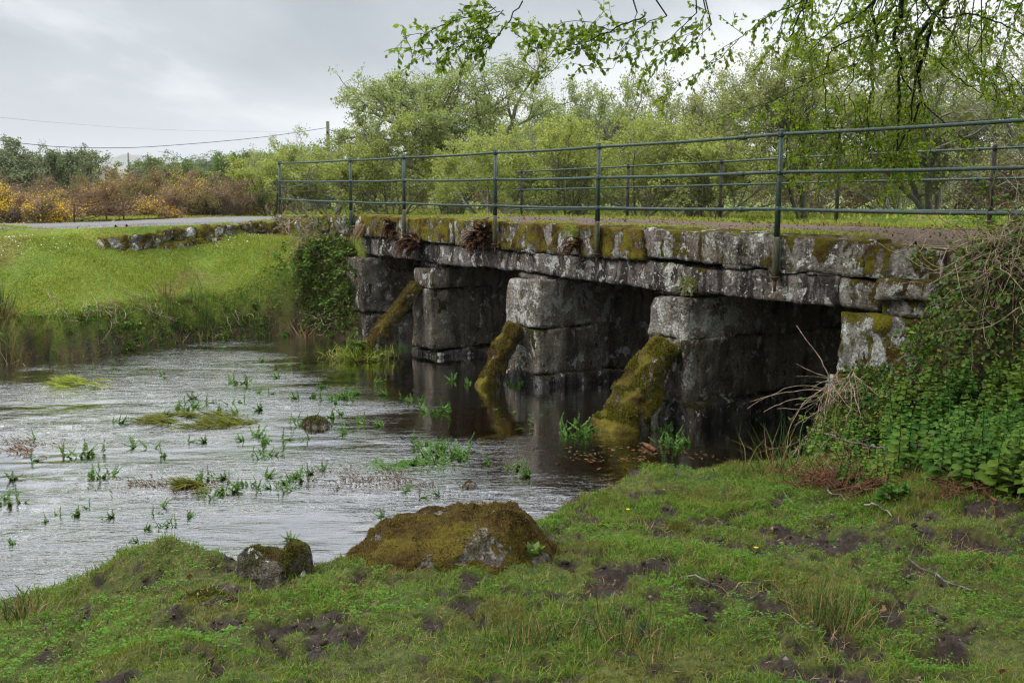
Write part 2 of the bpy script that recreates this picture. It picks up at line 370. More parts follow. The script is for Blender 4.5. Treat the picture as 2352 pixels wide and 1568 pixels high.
# ------------------------------------------------------------------ ground
NEAR_EDGE = np.array([(-60, 0), (-12, 4.3), (-5, 5.45), (-3.3, 5.55), (-2.75, 5.5), (-2.25, 5.45), (-1.9, 5.4), (-1.5, 5.15), (-1.15, 5.05), (-.8, 5.3),
    (-.25, 6.1), (.12, 6.45), (.62, 7.4), (1.15, 7.75), (1.7, 7.95), (2.3, 8.35), (2.72, 9.1), (3.1, 9.9), (3.4, 10.5)])
FAR_EDGE = np.array([(-2.9, 19.6), (-3.46, 19.75), (-4.25, 20.15), (-4.75, 20.06), (-5.54, 19.7), (-6.37, 19.06), (-6.81, 18.2), (-7.35, 17.55), (-7.8, 16.91), (-8.24, 17.1), (-8.5, 16.29), (-10, 15.6), (-14, 15), (-60, 12)])
UP = [tuple(BR(0, -12, 0)[:2]), tuple(BR(11.1, -12, 0)[:2])]
STREAM = np.array(list(map(tuple, NEAR_EDGE)) + UP + list(map(tuple, FAR_EDGE)))
def seg_dist(x, y, P, closed=True):
    d = np.full(x.shape, 1e9); n = len(P)
    for i in range(n if closed else n - 1):
        a = P[i]; b = P[(i + 1) % n]; ab = b - a; L = ab @ ab
        t = np.clip(((x - a[0]) * ab[0] + (y - a[1]) * ab[1]) / L, 0, 1)
        d = np.minimum(d, np.hypot(x - a[0] - t * ab[0], y - a[1] - t * ab[1]))
    return d
def inside(x, y, P):
    r = np.zeros(x.shape, bool); n = len(P); j = n - 1
    for i in range(n):
        xi, yi = P[i]; xj, yj = P[j]
        c = ((yi > y) != (yj > y)) & (x < (xj - xi) * (y - yi) / ((yj - yi) if yj != yi else 1e-9) + xi)
        r ^= c; j = i
    return r
ROADSIDE = np.array([(-2.9, 19.6), (-3.2, 20.1), (-5.4, 23.0), (-6.4, 21.8), (-8.2, 19.7), (-9.2, 20.0), (-11.5, 22.2), (-20, 21), (-90, 18), (-90, 400), (400, 400), (400, -30)] + [tuple(BR(-30, -.3, 0)[:2]), tuple(BR(-.5, -.3, 0)[:2])])
def road_z(x, y):
    dx = x - A0[0]; dy = y - A0[1]; s = dx * EV[0] + dy * EV[1]
    return 2.41 - .19 * sst(9, 15, s) - .14 * sst(-7, -11.5, x)
def smooth_noise(x, y): return fbm2(x, y, .35, 3, 4.)
def height(x, y, fine=True):
    x = np.asarray(x, float); y = np.asarray(y, float)
    dx = x - A0[0]; dy = y - A0[1]
    s = dx * EV[0] + dy * EV[1]; q = -(dx * NV[0] + dy * NV[1])
    sd = seg_dist(x, y, STREAM); sd = np.where(inside(x, y, STREAM), -sd, sd)
    near = (y < 9.5) | (s < .6)
    hn = 1.17 - .115 * (np.clip(y, -2, 9) - 3.4) - .26 * np.clip(-1.3 - x, 0, 1.6) + .05 * fbm2(x, y, .9, 3)
    hn = hn + .10 * np.exp(-((x - 1.0) ** 2 / .25 + (y - 7.1) ** 2 / .08)) + .15 * np.exp(-(((x + 1.75) / .42) ** 4 + ((y - 4.9) / .3) ** 4)) - .05 * np.exp(-((x + 1.2) ** 2 / .03 + (y - 4.75) ** 2 / .08))
    hn = hn + .18 * sst(1.2, 3.4, x) * sst(2.2, .5, np.abs(y - 6))
    e = sst(1.75, .12, q + .22 * fbm2(x, y, 1.5, 3, 21.)) * (s < .6)
    hn = hn + (1.0 + 1.36 * sst(-1.05, -1.9, s) - hn) * e * sst(.45, -.2, s); steep = e * (1 - e) * 4 + e
    hf = .62 + .60 * np.clip(sd, 0, 2.25) + .07 * fbm2(x, y, .5, 3) - .04 * np.clip(sd - 3.3, 0, 5) + .05 * np.exp(-((x + 6.9) ** 2 / 2. + (y - 18.9) ** 2 / .5))
    hf = np.minimum(hf, 2.02)
    e2 = sst(2.3, .1, q) * sst(11.0, 11.9, s) * (q > -.1)
    hf = hf + (np.maximum(hf, 1.9) - hf) * e2
    rs = inside(x, y, ROADSIDE)
    dist = np.hypot(x, y)
    hb = road_z(x, y) - .05
    far = np.clip(dist - 45, 0, 900)
    hb = hb + far * .018 * (1 + .9 * sst(-.42, -.2, x / np.maximum(y, 1.))) * (dist < 1e9) + np.clip(dist - 45, 0, 200) * .012 * fbm2(x, y, .008, 3)
    H0 = np.where(rs | (dist > 70), hb, np.where(near, hn, hf))
    # under the deck only the bed
    w = np.where(near, .34 + .12 * fbm2(x, y, 1.7, 2, 9.), .28 + .2 * fbm2(x, y, 1.3, 2, 9.))
    bed = -.33 + .07 * fbm2(x, y, 1.2, 4, 2.) + .05 * fbm2(x, y, .35, 2, 5.)
    t = sst(-.18, 1., sd / np.maximum(w, .1))
    t = np.where(sd > 0, np.maximum(t, .0), t)
    z = bed + (H0 - bed) * t
    mud = np.zeros_like(x); bump_ = .035 * np.abs(fbm2(x, y, 5.2, 2, 61.))
    if fine:
        m = near & (sd > .0) & (q > .6)
        mn = .35 * fbm2(x, y, 1.7, 2, 7.) + .55 * fbm2(x, y, 4.6, 3, 3.) + .75 * fbm2(x, y, 10., 3, 13.)
        bias = -.10 * sst(6.5, 8., y) - .12 * sst(-.6, -1.6, x) * sst(3.9, 4.5, y) + .03 * sst(4.4, 3.4, y) + .12 * np.exp(-((x - .9) ** 2 / 1.2 + (y - 4.6) ** 2 / .6))
        mud = sst(.055, .165, mn + bias) * m
        z = z + m * sst(.1, .5, sd) * (.022 * fbm2(x, y, 3.3, 3) + bump_ + .016 * fbm2(x, y, 11, 3, 1.) * (1 + 1.2 * mud) - .035 * mud + (.020 * fbm2(x, y, 22, 3, 6.) + .014 * np.abs(fbm2(x, y, 12, 2, 16.))) * mud)
        mf = (~near) & (~rs) & (sd > .3)
        z = z + mf * (.02 * fbm2(x, y, 3.1, 3))
        mud = np.maximum(mud, .8 * np.clip(steep, 0, 1) * near * (~rs) * (s < .5))
        mud = np.maximum(mud, .5 * near * (sd > 0) * (y < 10) * (y > 2))
        mud = np.maximum(mud, ((sd > -.2) & (z < .35) & ~rs) * sst(.66, .34, z + .12 * fbm2(x, y, 3., 3, 44.)))
    return z, mud, sd
def hz(x, y):
    return height(np.atleast_1d(np.asarray(x, float)), np.atleast_1d(np.asarray(y, float)))[0]

def hit(px, py):
    """where the sight line through a survey pixel first meets the ground"""
    r = ray(px, py); k = np.geomspace(2.4, 60, 900); P = r[None] * k[:, None] + [0, 0, EYE]; g_ = np.maximum(hz(P[:, 0], P[:, 1]), 0.)
    w = np.nonzero(P[:, 2] < g_)[0]; i = w[0] if len(w) else -1; return np.array([P[i, 0], P[i, 1], g_[i]])

def axis(parts):
    out = [parts[0][0]]
    for (a, b, st) in parts:
        n = max(1, int(round((b - a) / st))); out += list(np.linspace(a, b, n + 1)[1:])
    return np.array(out)
gx = axis([(-5500, -2500, 600), (-2500, -400, 150), (-400, -60, 20), (-60, -12, 2), (-12, -4, .14), (-4, -3, .06), (-3, 4.2, .030), (4.2, 5.2, .05), (5.2, 8, .12), (8, 60, 2), (60, 400, 20), (400, 2500, 150), (2500, 5500, 600)])
gy = axis([(-300, -20, 40), (-20, 1, 1.5), (1, 2.9, .15), (2.9, 6.2, .026), (6.2, 10.6, .045), (10.6, 24, .12), (24, 60, 1.), (60, 400, 14), (400, 2600, 120), (2600, 5300, 500)])
X, Y = np.meshgrid(gx, gy, indexing='ij')
z, mud, sd = height(X.ravel(), Y.ravel())
dist = np.hypot(X.ravel(), Y.ravel())
z = np.where(dist > 1500, z * np.clip(1 - (dist - 1500) / 4000, .6, 1), z)
V = np.stack([X.ravel(), Y.ravel(), z], 1)
idx = np.arange(X.size).reshape(X.shape)
Fq = np.stack([idx[:-1, :-1], idx[1:, :-1], idx[1:, 1:], idx[:-1, 1:]], -1).reshape(-1, 4)
bedm = sst(.12, -.05, z) * (sd < .5)
g = build('ground', V, Fq, M['ground'], attrs={'mud': mud, 'far': sst(40, 90, dist), 'bed': bedm})
tag(g, 'muddy trampled green turf banks and stony stream bed', kind='structure')

# distant moorland hill
def hill(name, cx, d, w, h, seed, label):
    n, m = 90, 30
    u = np.linspace(-1, 1, n); v = np.linspace(-1, 1, m); U, W = np.meshgrid(u, v, indexing='ij')
    prof = np.clip(1 - U ** 2, 0, 1) ** 1.2 * np.clip(1 - W ** 2, 0, 1)
    nz = fbm(np.stack([U.ravel() * 3 + seed, W.ravel() * 2, np.zeros(U.size)], 1), 5).reshape(U.shape)
    Z = h * prof * (1 + .45 * nz) + 44
    V = np.stack([cx + U * w, d + W * w * .5, Z], -1).reshape(-1, 3)
    idx = np.arange(U.size).reshape(U.shape)
    Fq = np.stack([idx[:-1, :-1], idx[1:, :-1], idx[1:, 1:], idx[:-1, 1:]], -1).reshape(-1, 4)
    s = NT(name + '_moor'); c = s.ramp(s.noise(s.pos(), .01, 5, .7), [(.35, (.05, .06, .03)), (.65, (.11, .09, .06))])
    return tag(build(name, V, Fq, s.out(s.princ(c, 1.))), label, kind='structure')
hill('hill', -1430, 3600, 560, 88, 1.3, 'faint misty moorland hill on the horizon')
hill('moor', -2200, 4000, 2500, 58, 5.3, 'low pale moorland slopes fading into mist')

# road
ROAD = np.array([tuple(BR(-9, -.42, 0)[:2]), tuple(BR(0, -.42, 0)[:2]), tuple(BR(11.6, -.42, 0)[:2]), (-5.25, 23.3), (-6.3, 22.3), (-8.2, 20.5), (-11.5, 22.4), (-22, 20), (-60, 17),
    (-60, 19.5), (-25, 23), (-12.6, 24.9), (-9.5, 27.2), (-6.5, 28.2), (-3.5, 27.2), tuple(BR(12.5, -4.1, 0)[:2]), tuple(BR(0, -4.1, 0)[:2]), tuple(BR(-9, -4.1, 0)[:2])])
rx = np.arange(-40, 12, .16); ry = np.arange(2, 30, .16); RX, RY = np.meshgrid(rx, ry, indexing='ij')
ins = inside(RX.ravel(), RY.ravel(), ROAD); edge = seg_dist(RX.ravel(), RY.ravel(), ROAD)
on = ins | (edge < .2)
dxs = RX.ravel() - A0[0]; dys = RY.ravel() - A0[1]; rs_ = dxs * EV[0] + dys * EV[1]
rz = road_z(RX.ravel(), RY.ravel()) + .025 * np.clip(edge, 0, 1) * ins - .16 * (~ins) + .006 * fbm2(RX.ravel(), RY.ravel(), 3, 3)
idx = np.arange(RX.size).reshape(RX.shape)
Fq = np.stack([idx[:-1, :-1], idx[1:, :-1], idx[1:, 1:], idx[:-1, 1:]], -1).reshape(-1, 4)
Fq = Fq[on[Fq].all(1)]
used = np.unique(Fq); rem = -np.ones(RX.size, int); rem[used] = np.arange(len(used))
road = build('road', np.stack([RX.ravel(), RY.ravel(), rz], 1)[used], rem[Fq], M['road'], attrs={'leafy': sst(12.5, 9.5, rs_[used])})
tag(road, 'narrow gravel lane crossing the bridge, brown with fallen leaves under the trees', kind='structure')

# water
wx = axis([(-30, -10, .5), (-10, 5, .05), (5, 14, .4)]); wy = axis([(3.9, 12, .04), (12, 21, .07), (21, 30, .4)])
WX, WY = np.meshgrid(wx, wy, indexing='ij'); x_, y_ = WX.ravel(), WY.ravel()
fu = x_ * math.cos(.2) + y_ * math.sin(.2); fv = -x_ * math.sin(.2) + y_ * math.cos(.2)
turb = .35 + sst(-.1, .5, fbm2(x_, y_, .35, 2, 8.)) + .8 * np.exp(-((x_ + 5.5) ** 2 / 6 + (y_ - 12.5) ** 2 / 4))
calm_ = 1 - .85 * sst(5.2, 7.4, x_ * NV[0] + y_ * NV[1] + .9 * fbm2(x_, y_, .6, 3, 3.))
wz = turb * calm_ * (.008 * fbm(np.stack([fu * 1.5, fv * 4.6, fu * 0], 1), 3) + .0032 * fbm(np.stack([fu * 5, fv * 12, fu * 0 + 3], 1), 2))
idx = np.arange(WX.size).reshape(WX.shape)
Fq = np.stack([idx[:-1, :-1], idx[1:, :-1], idx[1:, 1:], idx[:-1, 1:]], -1).reshape(-1, 4)
tag(build('water', np.stack([x_, y_, wz], 1), Fq, M['water'], attrs={'flow': 1 - .87 * sst(5.2, 7.4, x_ * NV[0] + y_ * NV[1] + .9 * fbm2(x_, y_, .6, 3, 3.)) * sst(-6.5, -2.5, x_)}), 'shallow rippling stream, pale with sky reflections and dark brown by the bridge', kind='structure')

# ------------------------------------------------------------------ bridge
bridge = empty('stone_bridge', BR(5.5, -2, 0), label='low granite clapper bridge of mossy slabs on three piers over the stream', cat='bridge')
def stone(name, s0, s1, q0, q1, z0, z1, mat, seed, parent=bridge, r=.03, amp=.014, warp=.015, res=.05, gap=.003, freq=3., fn=None):
    V, Fq = rbox((abs(s1 - s0) - gap, abs(q1 - q0) - gap, z1 - z0 - gap), res, r, amp, freq, seed, warp)
    if fn: V = fn(V)
    return build(name, to_bridge(V, (s0 + s1) / 2, (q0 + q1) / 2, (z0 + z1) / 2), Fq, mat, parent)
cj = [-2.6, -1.2, -.3, 1.4, 3.04, 4.4, 7.8, 10.4, 11.9]
for i in range(len(cj) - 1):
    hgt = [2.34, 2.36, 2.41, 2.43, 2.42, 2.43, 2.43, 2.42][i]
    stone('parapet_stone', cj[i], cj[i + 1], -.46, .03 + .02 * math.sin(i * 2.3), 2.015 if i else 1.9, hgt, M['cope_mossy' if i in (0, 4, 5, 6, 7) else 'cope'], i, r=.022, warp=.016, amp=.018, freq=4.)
lj = [.02, 2.4, 5.62, 8.62, 11.35]
for i in range(4):
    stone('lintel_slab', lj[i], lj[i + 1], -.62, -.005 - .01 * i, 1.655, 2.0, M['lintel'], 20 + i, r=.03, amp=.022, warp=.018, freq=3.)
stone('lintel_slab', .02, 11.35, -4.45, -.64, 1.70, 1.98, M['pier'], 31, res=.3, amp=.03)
stone('deck_fill', -.4, 11.6, -4.3, -.47, 1.99, 2.34, M['pier'], 32, res=.3)
for i in range(9):
    stone('far_parapet_stone', -1.4 + i * 1.5, .1 + i * 1.5, -4.55, -4.12, 1.99, 2.41, M['cope'], 40 + i)
def cutw(frac):
    def fn(V):
        V = V.copy(); h = V.max(0)
        fr = np.clip((V[:, 1] - (h[1] - .32)) / .32, 0, 1)      # towards the front
        V[:, 0] = V[:, 0] * (1 - frac * fr) 
        top = np.clip(V[:, 2] / h[2], 0, 1)
        V[:, 1] -= .05 * fr * top ** 2 * np.clip(V[:, 0] / h[0], 0, 1)
        V[:, 0] -= .10 * top ** 3 * np.clip(V[:, 0] / h[0], 0, 1) * fr
        return V
    return fn
for k, (a, b, zc, zf) in enumerate([(2.1, 2.9, 1.06, .26), (5.15, 6.1, .86, .16), (8.38, 9.12, 1.22, .12)]):
    pr = empty('pier', (0, 0, 0)); pr.parent = bridge
    pr.location = Vector(tuple(BR((a + b) / 2, -1, 0))) - bridge.location
    fq = [.10, .12, .06][k]
    qs = [fq, -1.35, -2.7, -4.4]
    for j in range(3):
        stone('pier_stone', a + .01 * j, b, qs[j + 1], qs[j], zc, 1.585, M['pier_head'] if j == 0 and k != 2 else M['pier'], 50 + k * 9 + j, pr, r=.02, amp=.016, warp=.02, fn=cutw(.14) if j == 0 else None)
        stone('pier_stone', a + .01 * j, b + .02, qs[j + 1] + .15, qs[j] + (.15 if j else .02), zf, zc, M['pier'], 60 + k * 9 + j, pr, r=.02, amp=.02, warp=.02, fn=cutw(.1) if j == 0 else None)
    stone('footing_stone', a - .1, b + .08, -4.4, fq + .02, -.5, zf, M['pier_low'], 80 + k, pr, r=.07, amp=.05, res=.08)
    stone('shim_stone', a + .1, b - .1, -.6, -.05, 1.585, 1.67, M['lintel'], 90 + k, pr, r=.03)
for nm, (a, b) in (('right', (-1.1, 0.02)), ('left', (10.98, 12.0))):
    ab = empty('abutment', (0, 0, 0)); ab.parent = bridge
    ab.location = Vector(tuple(BR((a + b) / 2, -1, 0))) - bridge.location
    rows = [(-.5, .35), (.35, .98), (.98, 1.64)] if nm == 'right' else [(-.5, .5), (.5, 1.6)]
    for i, (z0, z1) in enumerate(rows):
        for j, (q0, q1) in enumerate([(-1.4, 0.06 + .10 * (i == 1)), (-2.9, -1.4), (-4.4, -2.9)]):
            stone('abutment_stone', a + (0 if j else .0), b - .03 * i, q0, q1, z0, z1, M['wall'] if (nm == 'right' and j == 0 and i > 0) else M['pier'], 100 + i * 5 + j + (50 if nm == 'left' else 0), ab, r=.04, amp=.035)
    if nm == 'right':
        for i, (s0, s1, z0, z1) in enumerate([(-.5, .0, 1.66, 1.98), (-1.15, -.52, 1.64, 1.88), (-2.2, -1.12, .5, 1.3), (-2.1, -1.12, 1.3, 1.9), (-3.2, -2.1, .6, 2.1), (-2.2, -1.55, 1.9, 2.3), (-1.15, -.5, 1.86, 2.03)]):
            stone('abutment_stone', s0, s1, -.5, .02 if i < 2 else .16, z0, z1, M['cope'], 130 + i, ab, r=.05, amp=.022)
for i, (s0, s1, z0) in enumerate([(1.2, 1.65, 1.995), (.55, .95, 1.99), (.1, .4, 1.99), (4.9, 5.15, 1.985), (5.5, 5.8, 1.985)]):
    stone('shim_stone', s0, s1, -.3, .035, z0, z0 + .045, M['lintel'], 150 + i, r=.02, res=.03, amp=.008)

# leaning moss covered stones
def sample_surface(V, Fq, n, rng, up=None):
    a = V[Fq[:, 0]]; b = V[Fq[:, 1]]; c = V[Fq[:, 2]]; d = V[Fq[:, 3]]
    nr = np.cross(c - a, d - b); ar = np.linalg.norm(nr, axis=1) / 2; nr = nrm(nr)
    w = ar.copy()
    if up is not None: w = w * up((a + b + c + d) / 4, nr)
    w = w / w.sum(); k = rng.choice(len(Fq), n, p=w); u = rng.random((n, 1)); v = rng.random((n, 1))
    P = (a[k] * (1 - u) + b[k] * u) * (1 - v) + (d[k] * (1 - u) + c[k] * u) * v
    return P, nr[k]
def blades(pos, dirs, h, w, bend, rng, seg=2):
    """grass-like blades; returns verts, faces"""
    n = len(pos); h = np.broadcast_to(h, (n,))[:, None]; w = np.broadcast_to(w, (n,))[:, None]
    an = rng.random(n) * 2 * math.pi; side = np.stack([np.cos(an), np.sin(an), np.zeros(n)], 1)
    side = nrm(side - dirs * (side * dirs).sum(1, keepdims=True))
    lean = nrm(np.cross(side, dirs)) * np.broadcast_to(bend, (n,))[:, None]
    p0 = pos; p1 = pos + (dirs + lean * .35) * h * .55; p2 = pos + (dirs + lean) * h * (1 - .18 * np.abs(np.broadcast_to(bend, (n,)))[:, None])
    V = np.stack([p0 - side * w / 2, p0 + side * w / 2, p1 - side * w * .42, p1 + side * w * .42, p2], 1).reshape(-1, 3)
    i = np.arange(n)[:, None] * 5
    F1 = i + np.array([[0, 1, 3, 2]]); F2 = i + np.array([[2, 3, 4]])
    return V, [F1, F2]
def moss_fuzz(name, V, Fq, n, mat, parent, rng, up, h=.02, w=.006):
    P, N = sample_surface(V, Fq, n, rng, up)
    d = nrm(N + rng.normal(size=N.shape) * .45 + np.array([0, 0, .2]))
    Vb, Fb = blades(P - N * .003, d, h * (.6 + rng.random(len(P)) * .9), w, .5, rng)
    return build(name, Vb, Fb, mat, parent, smooth=False)
def prop(b, t, wid, thk, seed, label, dens=5200, taper=.75, mat='moss_bright'):
    base = np.array(b); top = np.array(t); ax = top - base; L = np.linalg.norm(ax); ax = ax / L
    sx = np.array([EV[0], EV[1], 0.]); sx = nrm(sx - ax * (sx @ ax)); up = np.cross(sx, ax); up = up * np.sign(up[2])
    V, Fq = rbox((wid, thk, L + .35), .035, .07, .034, 3.2, seed, .05)
    k = V[:, 2] / (L + .35) + .5
    sc = 1.12 - (1.12 - taper) * k; V[:, 0] *= sc * (1 + .10 * np.sin(k * 6 + seed)); V[:, 1] *= sc
    mid = (base + top) / 2 - ax * .17
    Wd = mid + V[:, :1] * sx + V[:, 1:2] * up + V[:, 2:] * ax
    o = empty('leaning_stone', tuple(base), label=label, cat='stone', group='mossy stones leaning against the bridge piers')
    build('stone_slab', Wd, Fq, M['prop'], o)
    rg = np.random.default_rng(seed)
    moss_fuzz('moss', Wd, Fq, dens, M[mat], o, rg, lambda c, n: (np.clip(n @ up + .35, 0, 1)) * (c[:, 2] > .12) * (fbm(c * 5 + seed, 3) > -.12), .03, .009)
    return o
prop(BR(2.42, .90, -.02), BR(2.34, .24, 1.04), .50, .36, 201, 'broad mossy leaning stone against the pier nearest the right bank', 9000, .8)
prop(BR(5.70, .72, -.02), BR(5.62, .20, .90), .32, .26, 202, 'slim mossy leaning stone propped against the middle pier, pale at its foot', 3600, .8, 'moss')
prop(BR(8.9, 1.22, -.05), BR(8.88, .12, 1.28), .38, .26, 203, 'long mossy stone leaning at a low angle against the farthest pier', 4600, .8, 'moss')

# ------------------------------------------------------------------ railings
def near_rail():
    o = empty('iron_railing', BR(5, 0, 2.4), label='dark green three-bar iron railing fixed to the near face of the bridge', cat='railing')
    pts = [(px, None) for px in ()]
    S = [-5.6, -2.75, .80, 3.91, 6.41, 9.35, 11.53]
    P2 = [BR(s, .10, 0)[:2] for s in S] + [np.array([-5.36, 23.15])]
    zt = [3.53, 3.525, 3.52, 3.495, 3.495, 3.505, 3.51, 3.545]
    foot = [1.9, 1.9, 1.92, 2.02, 2.05, 2.1, 2.05, 1.9]
    for bar, off in (('top', 0), ('mid', -.41), ('low', -.815)):
        mb = MB()
        P = []
        for i in range(len(P2)):
            P.append([P2[i][0], P2[i][1], zt[i] + off])
            if i < len(P2) - 1:
                for t in (.25, .5, .75):
                    m = P2[i] * (1 - t) + P2[i + 1] * t; P.append([m[0], m[1], (zt[i] * (1 - t) + zt[i + 1] * t) + off - .012 * math.sin(math.pi * t)])
        tube(mb, P, .0185, 8)
        for i in range(len(P2) - 1):      # sleeve joints
            if i in (0, 2, 5):
                m = P2[i] * .82 + P2[i + 1] * .18; e = nrm(P2[i + 1] - P2[i]); zz = zt[i] * .82 + zt[i + 1] * .18 + off - .008
                tube(mb, [[m[0] - e[0] * .05, m[1] - e[1] * .05, zz], [m[0] + e[0] * .05, m[1] + e[1] * .05, zz]], .027, 8)
        mb.build('rail', M['paint'], o)
    for i in range(len(P2)):
        x, y = P2[i]; mb = MB(); zc = foot[i] + .48
        lean = .006
        tube(mb, [[x, y, zc], [x, y, zt[i] + .03]], [.034, .026], 8)
        tube(mb, [[x, y, zt[i] + .028], [x, y, zt[i] + .045], [x, y, zt[i] + .058]], [.032, .03, .012], 8)
        for off in (0, -.41, -.815): tube(mb, [[x, y, zt[i] + off - .035], [x, y, zt[i] + off - .02], [x, y, zt[i] + off + .02], [x, y, zt[i] + off + .035]], [.028, .038, .038, .028], 8)
        p = mb.build('post', M['paint'], o)
        fb = MB(); tube(fb, [[x, y, foot[i]], [x, y, zc - .02], [x, y, zc]], [.042, .040, .034], 6); fb.build('post_foot', M['post_foot'] if i < 6 else M['paint'], p)
        if i < 6:
            s = MB(); q = BR(0, .10, 0)
            ring = [[x + .055 * math.cos(a), y + .055 * math.sin(a), foot[i] + .03] for a in np.linspace(0, 2 * math.pi, 9)]
            tube(s, ring, .009, 5)
            tube(s, [[x, y, foot[i] + .03], [x + NV[0] * .2, y + NV[1] * .2, foot[i] + .03]], .012, 5)
            tube(s, [[x, y, foot[i] - .13], [x, y, foot[i] + .01]], [.016, .022], 6)
            s.build('bracket', M['rust'], p)
    return o
near_rail()
def far_rail():
    o = empty('iron_railing', BR(3, -4.45, 2.4), label='thin dark railing with blackened posts along the far side of the lane', cat='railing')
    A = at_d(1198, 492, 22.98)[:2]; Bp = at_d(2352, 409, 13.5)[:2]; u = nrm(A - Bp)
    def on(px):
        r = ray(px, 440)[:2]; nn = np.array([-u[1], u[0]]); return r * ((A @ nn) / (r @ nn))
    P2 = [on(p) for p in (2760, 2278, 1924, 1655, 1442, 1198)]
    zt = [3.54, 3.52, 3.50, 3.46, 3.43, 3.385]
    end = P2[-1] + u * .25
    for off in (0, -.41, -.85):
        mb = MB(); P = [[p[0], p[1], z + off] for p, z in zip(P2, zt)] + [[end[0], end[1], 3.38 + off]]
        tube(mb, P, .017, 7)
        for a, b, za, zb in ((P2[1], P2[2], zt[1], zt[2]), (P2[3], P2[4], zt[3], zt[4])):
            m = a * .9 + b * .1; tube(mb, [[m[0] - u[0] * .05, m[1] - u[1] * .05, za + off - .004], [m[0] + u[0] * .05, m[1] + u[1] * .05, za + off - .006]], .026, 7)
        mb.build('rail', M['paint'], o)
    for p, z in zip(P2, zt):
        mb = MB(); tube(mb, [[p[0], p[1], 2.2], [p[0], p[1], z + .05]], [.033, .028], 6)
        for off in (0, -.41): tube(mb, [[p[0], p[1], z + off - .03], [p[0], p[1], z + off + .03]], .035, 6)
        mb.build('post', M['post_dark'], o)
far_rail()

# ------------------------------------------------------------------ leaves and stems
LEAF6 = (np.array([[0, 0, 0], [.28, .30, .05], [.62, .30, .06], [1, 0, -.02], [.62, -.30, .06], [.28, -.30, .05], [.5, 0, -.03]], float),
         np.array([[0, 6, 1], [1, 6, 2], [2, 6, 3], [3, 6, 4], [4, 6, 5], [5, 6, 0]]))
LEAF4 = (np.array([[0, 0, 0], [.5, .33, .08], [1, 0, 0], [.5, -.33, .08]], float), np.array([[0, 2, 1], [0, 3, 2]]))
LEAF4N = (np.array([[0, 0, 0], [.45, .16, .04], [1, 0, 0], [.45, -.16, .04]], float), np.array([[0, 2, 1], [0, 3, 2]]))
def scatter(tmpl, pos, ax, nr, size):
    V, Fc = tmpl; ax = nrm(ax); side = nrm(np.cross(nr, ax)); nn = np.cross(ax, side)
    size = np.broadcast_to(size, (len(pos),))
    P = pos[:, None] + (V[None, :, :1] * ax[:, None] + V[None, :, 1:2] * side[:, None] + V[None, :, 2:] * nn[:, None]) * size[:, None, None]
    Fx = Fc[None] + (np.arange(len(pos)) * len(V))[:, None, None]
    return P.reshape(-1, 3), Fx.reshape(-1, Fc.shape[1])
def rdir(n, rng, up=0.): return nrm(rng.normal(size=(n, 3)) + np.array([0, 0, up]))
def leaves(name, tmpl, pos, size, mat, parent, rng, up=.6, droop=0., axis=None):
    n = len(pos); ax = rdir(n, rng) if axis is None else axis; ax[:, 2] -= droop
    nr = rdir(n, rng, up)
    V, Fc = scatter(tmpl, pos, ax, nr, size * (.7 + .6 * rng.random(n)))
    return build(name, V, Fc, mat, parent, smooth=False)
def wiggle(p0, d0, L, k, rng, wob=.25, grav=0., up=0.):
    P = [np.array(p0, float)]; d = nrm(np.array(d0, float))
    for i in range(k):
        d = nrm(d + rng.normal(size=3) * wob + np.array([0, 0, up - grav])); P.append(P[-1] + d * L / k)
    return np.array(P), d

def walk(p, d, L, k, rng, wob, up):
    n = len(p); P = np.empty((n, k + 1, 3)); P[:, 0] = p; d = nrm(d)
    for i in range(k):
        d = nrm(d + rng.normal(size=(n, 3)) * wob + np.array([0, 0, up])); P[:, i + 1] = P[:, i] + d * (L / k)[:, None]
    return P
def grow(base, H, W, rng, stems=4, spread=.5, levels=(6, 6, 5), r0=.07, wob=.16, skirt=.15):
    """skeleton of a many-stemmed tree; per level (points, radii), scaled to height H and width W"""
    an = 2 * math.pi * (np.arange(stems) + rng.random(stems) * .7) / stems; sp = spread * (.4 + rng.random(stems) * .8)
    p = np.stack([np.cos(an) * .12, np.sin(an) * .12, 0 * an], 1); d = np.stack([np.cos(an) * sp, np.sin(an) * sp, 1 + 0 * an], 1)
    L = H * (.42 + .2 * rng.random(stems)); r = r0 * (.7 + .5 * rng.random(stems)); out = []
    for lv in range(len(levels) + 1):
        k = (6, 5, 4, 4)[min(lv, 3)]
        P = walk(p, d, L, k, rng, wob * (1 + .25 * lv), .05 if lv < 2 else .02)
        out.append([P, r[:, None] * np.linspace(1, .45, k + 1)[None]])
        if lv == len(levels): break
        m = levels[lv]; n = len(p); s0 = skirt if lv == 0 else .25
        t = s0 + (1 - s0) * (np.arange(m)[None] + rng.random((n, m))) / m
        x = np.minimum(t * k, k - .001); i0 = x.astype(int); f = (x - i0)[..., None]; rr = np.arange(n)[:, None]
        a = P[rr, i0]; b_ = P[rr, i0 + 1]; p = (a * (1 - f) + b_ * f).reshape(-1, 3)
        d = nrm(nrm(b_ - a).reshape(-1, 3) * .75 + rng.normal(size=(n * m, 3)) * .62 + np.array([0, 0, .18]))
        tt = t.ravel(); L = np.repeat(L, m) * (.62 - .12 * tt) * (.7 + .5 * rng.random(n * m)); r = np.repeat(r, m) * (.5 - .12 * tt)
    A = np.concatenate([o[0].reshape(-1, 3) for o in out]); top = np.percentile(A[:, 2], 99.7); wd = np.percentile(np.abs(A[:, :2]), 98, axis=0).mean()
    for o in out:
        o[0] = o[0] * np.array([W / 2 / wd, W / 2 / wd, H / top]) + np.array(base); o[0][..., 2] = np.maximum(o[0][..., 2], base[2] + .03)
    return out
